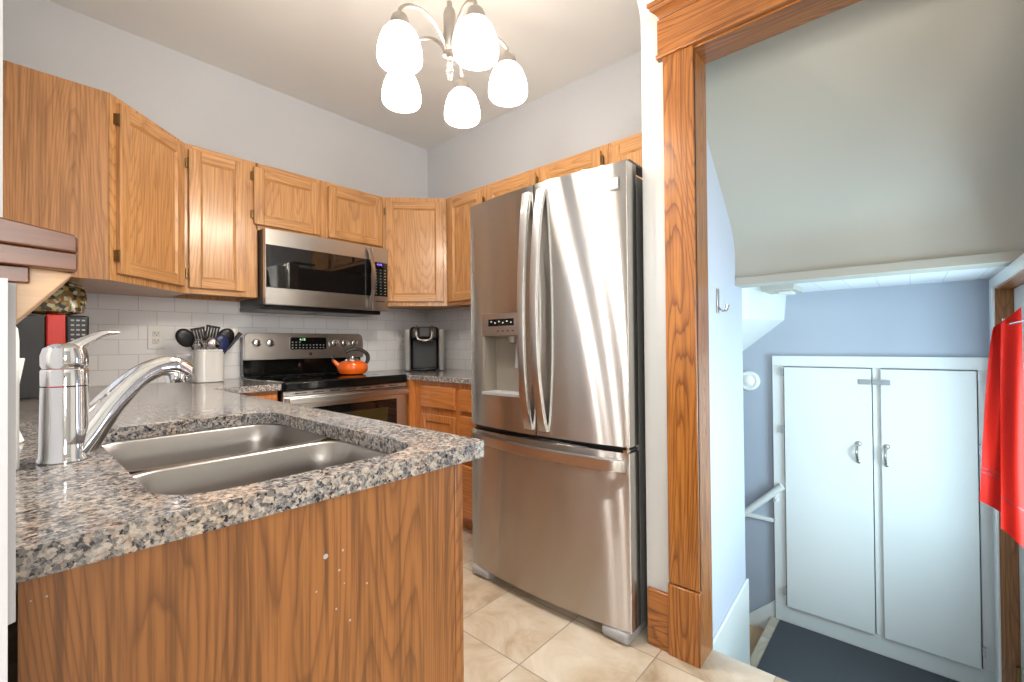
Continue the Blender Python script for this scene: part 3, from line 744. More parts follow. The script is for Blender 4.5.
# ------------------------------------------------------------------ sink
T = thing('kitchen_sink', 'stainless steel double-bowl sink under the granite worktop', 'sink', (.336, 1.05, .70))
def bowl(x0, x1, y0, y1, zt, depth):
    mb = MB(); n = 8; loops = []
    for off, z, r in ((-.0165, zt, .085), (-.004, zt, .075), (0, zt-.004, .072), (.006, zt-.05, .068), (.012, zt-depth+.03, .062), (.022, zt-depth+.008, .055), (.045, zt-depth, .04)):
        loops.append([mb.bm.verts.new((x, y, z)) for x, y in rrect(x0+off, x1-off, y0+off, y1-off, max(r, .02), n)])
    for a, b in zip(loops, loops[1:]):
        for k in range(len(a)): mb._f([a[k], a[(k+1) % len(a)], b[(k+1) % len(a)], b[k]])
    mb._f(loops[-1]); return mb
for y0, y1, dp in ((.700, 1.030, .17), (1.063, 1.415, .19)):
    B = bowl(.122, .533, y0, y1, .8775, dp).build('bowl', M['sink_steel'], T, smooth=50)
    dc = MB(); dc.lathe([(.042, .0015), (.040, .003), (.030, .001), (.006, .0008)], (.328, (y0+y1)/2, .8775-dp), 24); dc.build('drain', M['steel_v'], B)

# ------------------------------------------------------------------ faucet
FX, FY = .070, 1.085
T = thing('faucet', 'chrome single-lever kitchen faucet with an arched spout beside the sink', 'faucet', (FX, FY, CT))
b = MB(); b.lathe([(.0345, 0), (.0345, .004), (.0325, .007), (.0315, .03), (.0300, .125)], (FX, FY, CT+.001), 40)
b.build('body', M['chrome'], T)
b = MB(); b.lathe([(.0300, .127), (.0302, .152), (.0285, .155)], (FX, FY, CT+.001), 40); b.build('collar', M['chrome'], T)
b = MB(); b.lathe([(.0275, .156), (.0300, .161), (.0302, .178), (.027, .190), (.016, .197), (.004, .199)], (FX, FY, CT+.001), 40); b.build('cap', M['chrome'], T)
pts = bez([(FX-.016, FY-.006, 1.084), (FX+.002, FY+.002, 1.096), (FX+.026, FY+.012, 1.113), (FX+.050, FY+.020, 1.127), (FX+.072, FY+.028, 1.130)], 8)
b = MB(); b.tube(pts, lerp_list([.020, .025, .018, .013, .011, .006], len(pts)), 16, flat=.55, up=(0, 0, 1)); b.build('lever', M['chrome'], T)
pts = bez([(FX+.008, FY+.004, .925), (FX+.030, FY+.012, .955), (FX+.060, FY+.024, .998), (FX+.100, FY+.042, 1.040), (FX+.135, FY+.056, 1.060), (FX+.164, FY+.068, 1.062), (FX+.188, FY+.078, 1.048)], 8)
rr_ = lerp_list([.032, .028, .0235, .0205, .0195, .0215, .0205], len(pts)); e_ = (pts[-1]-pts[-2]).normalized(); pts += [pts[-1]+e_*.005, pts[-1]+e_*.009]; rr_ += [.0175, .010]
b = MB(); b.tube(pts, rr_, 24); b.build('spout', M['chrome'], T)
tip = Vector((FX+.170, FY+.070, 1.038))
b = MB(); b.lathe([(.012, -.011), (.0165, -.010), (.0185, -.003), (.0190, .008), (.0175, .018)], tip, 20); b.build('spray_head', M['chrome'], T)

# ------------------------------------------------------------------ fridge
FY0, FY1 = .770, 1.606; FM = (FY0+FY1)/2; FW = FY1-FY0
def fx(y, base=1.474, k=.036): u = (y-FM)/(FW/2); return base+k*u*u
T = thing('refrigerator', 'stainless steel french-door refrigerator with an ice dispenser and bottom freezer', 'refrigerator', (1.60, FM, 0))
b = MB(); b.box(1.585, 2.28, FY0+.010, FY1-.010, .03, 1.745); b.build('body', M['fridge_side'], T, bevel=.006)
def fdoor(name, ya, yb, z0, z1, hole=None):
    mb = MB(); th = .075; N = 14
    def edge(y):  # rounded side edges
        d_ = min(abs(y-FY0), abs(y-FY1)); return 0 if d_ > .005 else .004*(1-math.sqrt(max(0, 1-((.005-d_)/.005)**2)))
    ysl = sorted(set([ya+(yb-ya)*i/N for i in range(N+1)]+[y for y in (FY0+.001, FY0+.002, FY0+.0035, FY0+.006, FY1-.001, FY1-.002, FY1-.0035, FY1-.006) if ya < y < yb]+([hole[0], hole[1]] if hole else [])))
    zsl = [z0, z1] if not hole else [z0, hole[2], hole[3], z1]
    V = [[mb.bm.verts.new((fx(y)+edge(y), y, z)) for z in zsl] for y in ysl]
    back = 1.582
    Bv = [[mb.bm.verts.new((back, y, z)) for z in zsl] for y in ysl]
    n = len(ysl)
    for i in range(n-1):
        for j in range(len(zsl)-1):
            if hole and hole[0]-1e-6 <= ysl[i] and ysl[i+1] <= hole[1]+1e-6 and j == 1: continue
            mb._f([V[i][j], V[i+1][j], V[i+1][j+1], V[i][j+1]]); mb._f([Bv[i][j], Bv[i][j+1], Bv[i+1][j+1], Bv[i+1][j]])
        mb._f([V[i][0], Bv[i][0], Bv[i+1][0], V[i+1][0]]); mb._f([V[i][-1], V[i+1][-1], Bv[i+1][-1], Bv[i][-1]])
    for i in (0, n-1):
        for j in range(len(zsl)-1): mb._f([V[i][j], V[i][j+1], Bv[i][j+1], Bv[i][j]])
    return mb.build(name, M['steel'], T, smooth=50)
GAP = 1.186-.010
DH = (1.270, 1.500, .872, 1.243)     # dispenser opening y0,y1,z0,z1
D1 = fdoor('door', FY0, GAP-.003, .722, 1.772)
D2 = fdoor('door', GAP+.003, FY1, .722, 1.772, DH)
D3 = fdoor('freezer_drawer', FY0, FY1, .050, .700)
# vertical bow handles
def vhandle(y, D, s):
    pts = bez([(fx(y)-.004, y, 1.742), (fx(y)-.030, y+.004*s, 1.60), (fx(y)-.054, y+.006*s, 1.30), (fx(y)-.048, y+.004*s, 1.02), (fx(y)-.022, y+.001*s, .82), (fx(y)-.003, y, .745)], 8)
    mb = MB(); n = len(pts); rings = []
    for i, p in enumerate(pts):
        w_ = .017+.004*abs(2*i/(n-1)-1)**2; t_ = .009
        rings.append([mb.bm.verts.new((p.x+a*t_, p.y+b_*w_, p.z)) for a, b_ in ((-1, -.92), (-1.12, 0), (-1, .92), (0, 1), (1, .92), (1, -.92), (0, -1))])
    for a, b_ in zip(rings, rings[1:]):
        for k in range(7): mb._f([a[k], a[(k+1) % 7], b_[(k+1) % 7], b_[k]])
    mb._f(rings[0]); mb._f(rings[-1][::-1])
    H = mb.build('handle', M['steel_v'], D, smooth=60); return H
vhandle(GAP-.043, D1, 1); vhandle(GAP+.036, D2, -1)
# freezer bar
pts = bez([(fx(FY0+.02)-.002, FY0+.018, .652), (fx(FY0+.1)-.022, FY0+.10, .655), (fx(FM)-.042, FM, .662), (fx(FY1-.1)-.022, FY1-.10, .665), (fx(FY1-.02)-.002, FY1-.018, .662)], 10)
mb = MB(); rings = [[mb.bm.verts.new((p.x+a*.010, p.y, p.z+b_*.022)) for a, b_ in ((-1, -.9), (-1.2, .0), (-1, .9), (0, 1), (1, 1), (1, -1), (0, -1))] for p in pts]
for a, b_ in zip(rings, rings[1:]):
    for k in range(7): mb._f([a[k], a[(k+1) % 7], b_[(k+1) % 7], b_[k]])
mb._f(rings[0]); mb._f(rings[-1][::-1]); mb.build('handle', M['steel_v'], D3, smooth=60)
# dispenser
y0, y1, z0, z1 = DH; zp = 1.143
xs_ = fx(1.385)
b = MB(); b.box(xs_-.001, xs_+.03, y0, y1, zp, z1); P_ = b.build('dispenser_panel', M['steel_v'], D2, bevel=.002)
MB().box(xs_-.003, xs_-.001, 1.300, 1.455, 1.186, 1.217).build('display', M['glass_black'], P_, smooth=0)
ic = MB()
for k in range(6): ic.box(xs_-.0036, xs_-.003, 1.312+k*.024, 1.320+k*.024, 1.197+(k % 2)*.006, 1.203+(k % 2)*.006)
ic.build('icon', M['label_grey'], P_, smooth=0)
ic = MB()
for k in range(4): ic.box(xs_-.0018, xs_-.001, 1.302+k*.03, 1.312+k*.03, 1.160, 1.166)
ic.build('touch_mark', M['brass'], P_, smooth=0)
b = MB(); xb = 1.570
b.box(xb-.004, xb, y0, y1, z0, zp); b.box(xs_+.004, xb-.004, y0, y0+.012, z0, zp); b.box(xs_+.004, xb-.004, y1-.012, y1, z0, zp)
b.box(xs_+.030, xb-.004, y0+.012, y1-.012, zp-.004, zp)
b.build('dispenser_cavity', M['cavity'], D2, smooth=0)
MB().box(xs_-.006, xb-.005, y0+.002, y1-.002, z0, z0+.014).build('drip_tray', M['silver_plastic'], D2, bevel=.002)
b = MB(); b.lathe([(.012, -.028), (.018, -.020), (.022, 0)], (xs_+.042, 1.345, zp-.004), 20); b.build('nozzle', M['silver_plastic'], D2)
b = MB(); b.prism([(xs_+.052, .995), (xs_+.060, .995), (xs_+.075, 1.135), (xs_+.066, 1.135)], 'y', 1.295, 1.345); b.build('paddle', M['silver_plastic'], D2, bevel=.002)
# maker's plate with its wavy mark
xb_ = fx(.818)
b = MB(); b.box(xb_-.0035, xb_+.003, .798, .837, 1.670, 1.716); Bd = b.build('emblem', M['grey_dark'], D1, bevel=.002)
wv_ = MB()
for k, z in enumerate((1.680, 1.689, 1.698, 1.707)):
    for s_ in range(7):
        y_ = .801+s_*.0048; zz = z+.003*math.sin(s_*1.1+k)
        wv_.box(xb_-.0045, xb_-.0035, y_, y_+.0048, zz-.0013, zz+.0013+.001*(s_ % 3))
wv_.build('emblem_mark', M['silver_plastic'], Bd, smooth=0)
# hinge covers, centre gasket, feet
for ya in (FY0+.004, FY1-.044): MB().box(1.535, 1.72, ya, ya+.04, 1.773, 1.787).build('hinge_cover', M['dark_metal'], T, bevel=.003)
MB().box(1.53, 1.583, GAP-.0028, GAP+.0028, .725, 1.77).build('gasket', M['black_plastic'], T, smooth=0)
MB().box(1.53, 1.583, FY0+.012, FY1-.012, .702, .720).build('gasket', M['black_plastic'], T, smooth=0)
b = MB(); b.box(1.50, 1.585, FY0+.006, FY0+.022, .701, .712); b.tube([(1.515, FY0+.012, .700), (1.515, FY0+.012, .721)], .006, 10); b.build('hinge_pin', M['chrome'], T)
b = MB(); b.box(1.60, 2.2, FY0+.03, FY1-.03, .012, .032); b.build('kick_base', M['black_plastic'], T, smooth=0)
for yc in (FY0+.065, FY1-.065):
    mb = MB(); s_ = 1 if yc < FM else -1
    mb.prism([(1.51, .0), (1.492, .012), (1.492, .047), (1.66, .047), (1.66, .0)], 'y', yc-.055, yc+.055)
    mb.build('roller_cover', M['grey_plastic'], T, bevel=.014, seg=4)

# ------------------------------------------------------------------ stove
SX0, SX1 = .957, 1.717; SF = 2.44
T = thing('stove', 'stainless steel electric range with a black glass cooktop', 'stove', ((SX0+SX1)/2, 2.75, 0))
b = MB(); b.box(SX0+.004, SX1-.004, SF+.02, 3.05, .02, .868); b.build('body', M['dark_metal'], T, smooth=0)
ck = MB(); pl = rrect(SX0-.004, SX1+.004, SF-.030, 2.990, .025, 6); ck.prism(pl, 'z', .868, .9185); CKo = ck.build('cooktop', M['cooktop'], T, bevel=.012, seg=4)
for x, y, r in ((1.13, 2.60, .10), (1.13, 2.83, .078), (1.52, 2.61, .085), (1.52, 2.83, .09), (1.33, 2.86, .05)):
    rg = MB(); rg.lathe([(r, .9187), (r, .9190), (r-.003, .9190), (r-.003, .9187)], (x, y, 0), 48, cap=False); rg.build('burner_ring', M['charcoal'], CKo)
b = MB(); b.box(SX0, SX1, SF-.012, SF+.02, .842, .866); b.build('vent_strip', M['steel_v'], T, bevel=.002)
for k in range(7): MB().box(SX0+.06+k*.095, SX0+.12+k*.095, SF-.0145, SF-.011, .852, .857).build('vent_slot', M['black_plastic'], T, smooth=0)
b = MB(); b.box(SX0, SX1, SF-.012, SF+.019, .20, .838); OD = b.build('oven_door', M['steel_v'], T, bevel=.003)
b = MB(); b.box(1.035, 1.640, SF-.016, SF-.0125, .42, .772); OW = b.build('oven_window', M['glass_black'], OD, bevel=.001)
MB().box(1.12, 1.575, SF-.0175, SF-.0162, .47, .725).build('window_glass', M['oven_glass'], OW, smooth=0)
b = MB(); b.box(SX0+.012, SX1-.012, SF-.062, SF-.044, .800, .836); H = b.build('handle', M['steel_v'], OD, bevel=.007, seg=4)
for x in (SX0+.02, SX1-.045): MB().box(x, x+.025, SF-.046, SF-.0125, .805, .831).build('handle_bracket', M['steel_v'], OD, bevel=.002)
MB().box(SX0, SX1, SF-.010, SF+.019, .03, .19).build('storage_drawer', M['steel_v'], T, bevel=.003)
# backguard
b = MB(); b.box(SX0-.004, SX1+.004, 3.00, 3.058, .9195, 1.16); b.build('back_riser', M['black'], T, bevel=.002)
BGp = MB(); r_ = .03
poly = [(SX0-.006, 1.022), (SX1+.006, 1.022)]+rc(SX1+.006-r_, 1.187-r_, r_, 0, 90, 6)+rc(SX0-.006+r_, 1.187-r_, r_, 90, 180, 6)
# slanted face: build from prism then shear the lower front edge
BGp.prism(poly, 'y', 2.972, 3.0)
for v in BGp.bm.verts:
    if v.co.y < 2.99: v.co.y -= (1.187-v.co.z)*.10
BGo = BGp.build('control_panel', M['steel_v'], T, bevel=.003)
def yface(z): return 2.972-(1.187-z)*.10
for x in (1.015, 1.090, 1.500, 1.574, 1.647):
    k_ = MB(); k_.lathe([(.026, -.0015), (.0255, -.006), (.021, -.012), (.020, -.024), (.017, -.026), (.004, -.0265)], (x, yface(1.125), 1.125), 28, 'y')
    K = k_.build('knob', M['chrome'], BGo)
    MB().box(x-.003, x+.003, yface(1.125)-.031, yface(1.125)-.024, 1.109, 1.141).build('knob_grip', M['black_plastic'], K, bevel=.001)
dp = MB(); dp.prism(rrect(1.211, 1.448, 1.083, 1.161, .012, 5), 'y', yface(1.12)-.006, yface(1.12)+.004); DP = dp.build('display', M['glass_black'], BGo)
kk = MB()
for r in range(3):
    for c in range(10):
        if r == 2 and 3 <= c: continue
        kk.box(1.222+c*.0225, 1.230+c*.0225, yface(1.12)-.007, yface(1.12)-.006, 1.091+r*.018, 1.097+r*.018)
kk.build('key_marks', M['label_grey'], DP, smooth=0)
def text(body, size, loc, rot, mat, parent, ext=.0004, name='digits', align='CENTER'):
    c = bpy.data.curves.new(name, 'FONT'); c.body = body; c.size = size; c.extrude = ext; c.align_x = align; c.align_y = 'CENTER'
    tmp = bpy.data.objects.new('tmp', c); C.objects.link(tmp); bpy.context.view_layer.update()
    me = bpy.data.meshes.new_from_object(tmp); bpy.data.objects.remove(tmp); me.materials.clear(); me.materials.append(mat)
    o = bpy.data.objects.new(name, me); C.objects.link(o); o.parent = parent
    root = parent
    while root.parent: root = root.parent
    o.location = Vector(loc)-root.location; o.rotation_euler = rot; return o
text('4:18', .022, (1.288, yface(1.12)-.0068, 1.147), (R(90), 0, 0), M['green_led'], DP)
lg = MB(); lg.box(1.328, 1.350, yface(1.05)-.003, yface(1.05)-.0005, 1.0555, 1.062); lg.box(1.332, 1.350, yface(1.05)-.003, yface(1.05)-.0005, 1.046, 1.0535); lg.build('emblem', M['black_plastic'], BGo, smooth=0)

# kettle
KX, KY, KZ = 1.505, 2.72, .9188
T = thing('kettle', 'orange enamel kettle with a black handle on the rear of the stove', 'kettle', (KX, KY, KZ))
b = MB(); b.lathe([(.064, .0), (.080, .005), (.094, .026), (.096, .048), (.088, .070), (.066, .084), (.044, .089)], (KX, KY, KZ+.001), 40); b.build('body', M['orange'], T)
b = MB(); b.lathe([(.043, .089), (.042, .097), (.030, .102), (.010, .104), (.008, .110), (.011, .115), (.003, .118)], (KX, KY, KZ+.001), 32); b.build('lid', M['chrome'], T)
u = Vector((-.8, .5, 0)).normalized()*-1
u = Vector((-.95, .3, 0)).normalized()
p0 = Vector((KX, KY, KZ))
b = MB(); pts = [p0+u*.070+Vector((0, 0, .050)), p0+u*.095+Vector((0, 0, .068)), p0+u*.118+Vector((0, 0, .092))]; b.tube(pts, [.022, .015, .011], 16); b.build('spout', M['orange'], T)
b = MB(); b.lathe([(.012, .090), (.010, .098), (.004, .104)], p0+u*.119, 12); b.tube([p0+u*.119+Vector((0, 0, .10)), p0+u*.112+Vector((0, 0, .125))], [.004, .006], 8); b.build('whistle', M['black_plastic'], T)
pts = bez([p0-u*.078+Vector((0, 0, .055)), p0-u*.098+Vector((0, 0, .095)), p0-u*.088+Vector((0, 0, .135)), p0-u*.040+Vector((0, 0, .160)), p0+u*.012+Vector((0, 0, .160)), p0+u*.040+Vector((0, 0, .146))], 8)
b = MB(); b.tube(pts, lerp_list([.010, .013, .013, .011, .010, .010], len(pts)), 12); b.build('handle', M['black_plastic'], T)

# ------------------------------------------------------------------ microwave
MX0, MX1, MF, MZ0, MZ1 = .955, 1.730, 2.655, 1.336, 1.758
T = thing('microwave', 'stainless steel over-the-range microwave with a black glass door', 'microwave', ((MX0+MX1)/2, 2.86, MZ0))
MB().box(MX0, MX1, MF+.035, 3.055, MZ0+.005, MZ1).build('body', M['dark_metal'], T, smooth=0)
b = MB(); b.box(MX0-.005, MX1-.02, MF+.06, 3.05, MZ0-.022, MZ0+.004); b.build('vent_base', M['black_plastic'], T, bevel=.003)
b = MB(); b.box(1.02, 1.28, 2.75, 2.95, MZ0-.0235, MZ0-.0222); b.box(1.36, 1.62, 2.75, 2.95, MZ0-.0235, MZ0-.0222); b.build('grease_filter', M['grey_plastic'], T, smooth=0)
DRm = MB(); DRm.box(MX0, 1.612, MF, MF+.034, MZ0, MZ1-.001); DRo = DRm.build('door', M['steel_v'], T, bevel=.003)
MB().box(MX0+.003, 1.604, MF-.003, MF-.0002, 1.431, 1.669).build('door_glass', M['glass_black'], DRo, bevel=.001)
cp = MB(); cp.box(1.614, MX1, MF, MF+.034, MZ0, MZ1-.001); CP = cp.build('control_panel', M['steel_v'], T, bevel=.003)
MB().box(1.618, MX1-.003, MF-.003, MF-.0002, 1.433, 1.658).build('keypad', M['glass_black'], CP, bevel=.001)
kk = MB()
for r in range(9):
    for c in range(3): kk.box(1.634+c*.034, 1.645+c*.034, MF-.0038, MF-.003, 1.446+r*.020, 1.4495+r*.020)
kk.build('key_marks', M['label_grey'], CP, smooth=0)
text('4:18', .022, (1.665, MF-.0036, 1.643), (R(90), 0, 0), M['blue_led'], CP)
MB().box(1.635, 1.705, MF-.0012, MF, 1.395, 1.401).build('panel_slot', M['black_plastic'], CP, smooth=0)
pts = bez([(1.583, MF-.004, 1.742), (1.590, MF-.030, 1.68), (1.598, MF-.044, 1.56), (1.594, MF-.036, 1.44), (1.584, MF-.004, 1.352)], 8)
mb = MB(); rings = [[mb.bm.verts.new((p.x+a*.015, p.y+b_*.008, p.z)) for a, b_ in ((-1, 0), (-.7, -1), (.7, -1), (1, 0), (.7, 1), (-.7, 1))] for p in pts]
for a, b_ in zip(rings, rings[1:]):
    for k in range(6): mb._f([a[k], a[(k+1) % 6], b_[(k+1) % 6], b_[k]])
mb._f(rings[0]); mb._f(rings[-1][::-1]); mb.build('handle', M['steel_v'], DRo, smooth=60)

# ------------------------------------------------------------------ outlets
def outlet(x0, x1, z0, z1, label):
    T = thing('wall_outlet', label, 'outlet', ((x0+x1)/2, 3.062, z0), 0, 'wall outlets')
    MB().box(x0, x1, 3.055, 3.0615, z0, z1).build('cover_plate', M['white_plastic'], T, bevel=.002)
    xc, zc = (x0+x1)/2, (z0+z1)/2
    for dz in (.020, -.020):
        S = MB().box(xc-.017, xc+.017, 3.052, 3.0549, zc+dz-.015, zc+dz+.015).build('socket', M['ceramic'], T, bevel=.002)
        s = MB(); s.box(xc-.008, xc-.006, 3.0512, 3.0519, zc+dz-.002, zc+dz+.009); s.box(xc+.006, xc+.008, 3.0512, 3.0519, zc+dz-.002, zc+dz+.009); s.box(xc-.002, xc+.002, 3.0512, 3.0519, zc+dz-.011, zc+dz-.006)
        s.build('slots', M['black_plastic'], S, smooth=0)
outlet(.512, .586, 1.095, 1.222, 'white wall outlet on the tiles left of the utensil crock')
outlet(2.088, 2.166, 1.093, 1.217, 'white wall outlet on the tiles left of the pod coffee brewer')

# ------------------------------------------------------------------ utensil crock
UX, UY = .755, 2.93
T = thing('utensil_crock', 'white ceramic crock holding utensils on the worktop left of the stove', 'crock', (UX, UY, CT))
b = MB(); b.lathe([(.066, .001), (.070, .004), (.070, .168), (.073, .172), (.073, .180), (.067, .181), (.065, .176), (.064, .012), (.005, .010)], (UX, UY, CT), 48, sq=3.5); b.build('body', M['ceramic'], T)
UG = 'cooking utensils in the crock'
def ut(name, label, cat, bx, by, tx, ty, tz, head, mat, hr=.006):
    """utensil leaning in the crock: foot (bx,by), neck (tx,ty,tz)"""
    z = CT+.016; T = thing(name, label, cat, (UX+bx, UY+by, z), 0, UG)
    a = Vector((UX+bx, UY+by, z)); n = Vector((UX+tx, UY+ty, tz)); d = (n-a).normalized()
    MB().tube([a, n], [hr, hr*.8], 10).build('shaft', mat, T)
    side = d.cross(Vector((0, -1, 0))).normalized(); fw = side.cross(d).normalized()
    mb = MB()
    if head in ('spoon', 'ladle'):
        W_, L_, dep = (.040, .052, .014) if head == 'spoon' else (.040, .040, .03)
        c = n+d*L_*.8; N = 20
        rings = []
        for q in range(6):
            s_ = q/5; rr = math.cos(s_*PI/2); rings.append([mb.bm.verts.new(c+side*W_*rr*math.cos(2*PI*k/N)+d*L_*rr*math.sin(2*PI*k/N)+fw*dep*math.sin(s_*PI/2)) for k in range(N)] if q < 5 else [mb.bm.verts.new(c+fw*dep)])
        for A_, B_ in zip(rings[:-1], rings[1:]):
            for k in range(N):
                if len(B_) == 1: mb._f([A_[k], A_[(k+1) % N], B_[0]])
                else: mb._f([A_[k], A_[(k+1) % N], B_[(k+1) % N], B_[k]])
        o = mb.build('bowl', mat, T, smooth=60); md = o.modifiers.new('thick', 'SOLIDIFY'); md.thickness = .002
    elif head == 'turner':
        for k in range(-2, 3):
            p = n+side*k*.014; q = p+d*.075
            mb.tube([p, q], .0048, 6)
        mb.tube([n-side*.034, n+side*.034], .006, 6); mb.tube([n-side*.034+d*.078, n+side*.034+d*.078], .006, 6)
        mb.build('blade', mat, T)
    elif head == 'whisk':
        for k in range(5):
            a_ = PI*k/5; e = side*math.cos(a_)+fw*math.sin(a_)
            mb.tube(bez([n, n+e*.024+d*.03, n+e*.026+d*.055, n+d*.078, n-e*.026+d*.055, n-e*.024+d*.03, n], 5), .0016, 6)
        mb.build('wires', M['chrome'], T)
    elif head == 'bar':
        mb.tube([n-d*.07, n+d*.04], [.015, .019], 10, flat=.6); mb.build('grip', mat, T)
    elif head == 'spatula':
        mb.tube([n, n+d*.03, n+d*.065, n+d*.075], [.012, .024, .024, .014], 12, flat=.25, up=(0, 1, 0)); mb.build('blade', mat, T)
    return T
ut('serving_spoon', 'large black serving spoon leaning left in the crock', 'spoon', .03, .0, -.088, -.020, 1.118, 'spoon', M['black_plastic'])
ut('serving_spoon', 'black oval spoon leaning right in the crock', 'spoon', -.02, .01, .058, -.035, 1.120, 'spoon', M['black_plastic'])
ut('slotted_turner', 'black slotted turner at the back of the crock', 'turner', -.02, .02, .022, .035, 1.142, 'turner', M['black_plastic'])
ut('slotted_turner', 'black slotted turner leaning left at the back of the crock', 'turner', .02, .03, -.022, .040, 1.130, 'turner', M['black_plastic'])
ut('ladle', 'small metal ladle at the front middle of the crock', 'ladle', .0, .02, .005, -.045, 1.088, 'ladle', M['chrome'])
ut('whisk', 'wire whisk standing low at the left of the crock', 'whisk', .01, -.01, -.040, -.045, 1.075, 'whisk', M['chrome'], .005)
ut('serving_spoon', 'dark blue plastic spoon low at the right front of the crock', 'spoon', .0, -.02, .034, -.050, 1.078, 'spoon', M['blue_plastic'])
ut('tongs', 'black-gripped kitchen tongs leaning far right out of the crock', 'tongs', -.03, -.02, .125, -.045, 1.150, 'bar', M['black_plastic'])
ut('spatula', 'white rubber spatula leaning right behind the tongs', 'spatula', -.03, .03, .105, .02, 1.140, 'spatula', M['white_plastic'])
ut('whisk', 'wire whisk leaning right near the tongs in the crock', 'whisk', -.01, .0, .058, -.01, 1.095, 'whisk', M['chrome'], .005)

# ------------------------------------------------------------------ pod coffee brewer in the corner
T = thing('coffee_brewer', 'black and silver pod coffee brewer in the corner by the fridge', 'coffee maker', (2.155, 2.81, CT), R(-38)); T.scale = (1.22, 1.05, 1.04)
def L(mb, name, mat, parent, **k): return mb.build(name, mat, parent, world=False, **k)
# local: front toward -y
b = MB(); b.box(-.085, .085, .0, .13, .002, .30); BRo = L(b, 'body', M['black_plastic'], T, bevel=.015, seg=4)
b = MB(); b.box(-.085, .085, -.13, .0, .225, .318); L(b, 'brew_head', M['black_plastic'], T, bevel=.02, seg=4)
for sx in (-1, 1):
    b = MB(); b.prism([(-.135, .30), (.10, .30), (.10, .002), (-.09, .002), (-.115, .20)], 'x', sx*.086, sx*.120); L(b, 'side_column', M['silver_plastic'], T, bevel=.008, seg=3)
h = MB(); pts = bez([(-.046, -.118, .322), (-.048, -.148, .285), (-.038, -.160, .232), (0, -.164, .220), (.038, -.160, .232), (.048, -.148, .285), (.046, -.118, .322)], 6); h.tube(pts, .008, 10); L(h, 'handle', M['chrome'], T)
L(MB().box(-.038, .038, -.150, -.120, .240, .318), 'control_face', M['charcoal'], T, bevel=.012, seg=3)
b = MB(); b.box(-.070, .070, -.125, .0, .002, .024); L(b, 'drip_tray', M['black'], T, bevel=.008, seg=3)
b = MB(); b.box(-.060, .060, -.004, .0, .030, .222); L(b, 'brew_bay', M['charcoal'], T, smooth=0)
b = MB(); b.lathe([(.016, .205), (.020, .226)], (0, -.075, 0), 16); L(b, 'nozzle', M['charcoal'], T)

# ------------------------------------------------------------------ red and black coffee maker at the left, bag on top
T = thing('coffee_maker', 'red and black coffee maker with a button panel on the worktop behind the faucet', 'coffee maker', (.13, 2.60, CT))
b = MB(); b.box(.008, .109, 2.52, 2.74, CT+.001, 1.232); L2 = b.build('reservoir', M['charcoal'], T, bevel=.006, seg=3)
b = MB(); b.box(.110, .166, 2.51, 2.74, CT+.001, 1.236); b.box(.160, .228, 2.60, 2.74, CT+.001, 1.10); b.box(.160, .228, 2.515, 2.74, CT+.001, .935); b.build('housing', M['red_plastic'], T, bevel=.006, seg=3)
b = MB(); b.box(.163, .232, 2.506, 2.74, 1.105, 1.234); CPn = b.build('control_head', M['black_plastic'], T, bevel=.008, seg=3)
b = MB()
for r in range(5):
    for c in range(3): b.box(.178+c*.016, .188+c*.016, 2.504, 2.506, 1.135+r*.019, 1.141+r*.019)
b.build('button_marks', M['label_grey'], CPn, smooth=0)
b = MB(); b.lathe([(.030, .937), (.034, .95), (.036, 1.0), (.030, 1.05), (.022, 1.07), (.024, 1.085)], (.193, 2.555, 0), 24); b.build('carafe', M['glass_black'], T)
T = thing('snack_bag', 'gold and black printed foil bag lying on top of the coffee maker', 'bag', (.13, 2.60, 1.238))
def bagf(u, v):
    a_ = 2*PI*u; ca, sa = math.cos(a_), math.sin(a_); e = 1/(abs(ca)**3+abs(sa)**3)**(1/3)
    k = 1 if 0 < v < 1 else .55; w_ = .085+.012*math.sin(v*PI)
    return (.132+w_*ca*e*k+.006*math.sin(7*a_+4*v)*k, 2.60+.055*(1-.55*v)*sa*e*k+.004*math.sin(9*a_+5*v), 1.2395+.118*v+.010*math.sin(3*a_)*v+.012*ca*v)
MB().sheet(bagf, 40, 12).build('pouch', M['bag'], T, smooth=50)

# ------------------------------------------------------------------ things behind the post
T = thing('dish_bottle', 'slim white bottle standing half hidden behind the white post', 'bottle', (.008, 1.06, CT))
MB().lathe([(.013, .001), (.0145, .004), (.0145, .205), (.013, .222), (.008, .232), (.003, .236)], (.0025, 1.06, CT), 24).build('body', M['white_plastic'], T)
T = thing('cup', 'white tapered container behind the white post, right of the slim bottle', 'container', (.03, 1.30, CT))
MB().lathe([(.018, .001), (.020, .004), (.012, .03), (.012, .11), (.021, .17), (.0205, .172), (.010, .168)], (.0085, 1.36, CT), 24).build('body', M['white_plastic'], T)

# ------------------------------------------------------------------ wooden ledge on the end of the half wall
LS = lambda P: [(x*.893, 1.1+(z-1.1)*.893) for x, z in P]
T = thing('wall_ledge', 'brown wooden ledge end with a tan corbel on top of the white post', 'ledge', (.0, .56, 1.155))
b = MB(); b.prism(LS([(-.16, 1.232), (-.002, 1.2095), (.042, 1.2025), (.0445, 1.1995), (.0445, 1.186), (-.16, 1.196)]), 'y', .50, .62); b.build('upper_board', M['dark_wood'], T, bevel=.0015)
b = MB(); b.prism(LS([(-.16, 1.1955), (.0445, 1.1855), (.0442, 1.170), (-.16, 1.176)]), 'y', .5005, .62); b.build('lower_board', M['dark_wood'], T, bevel=.001)
b = MB(); b.prism(LS([(-.01, 1.1745), (.0435, 1.1695), (.0095, 1.126), (.0045, 1.123), (.0037, 1.1565), (-.01, 1.1565)]), 'y', .515, .615); b.build('corbel', M['light_wood'], T, bevel=.001)
b = MB(); b.box(-.015, .0134, .508, .5145, 1.151, 1.1635); b.build('block', M['dark_wood'], T, bevel=.001)

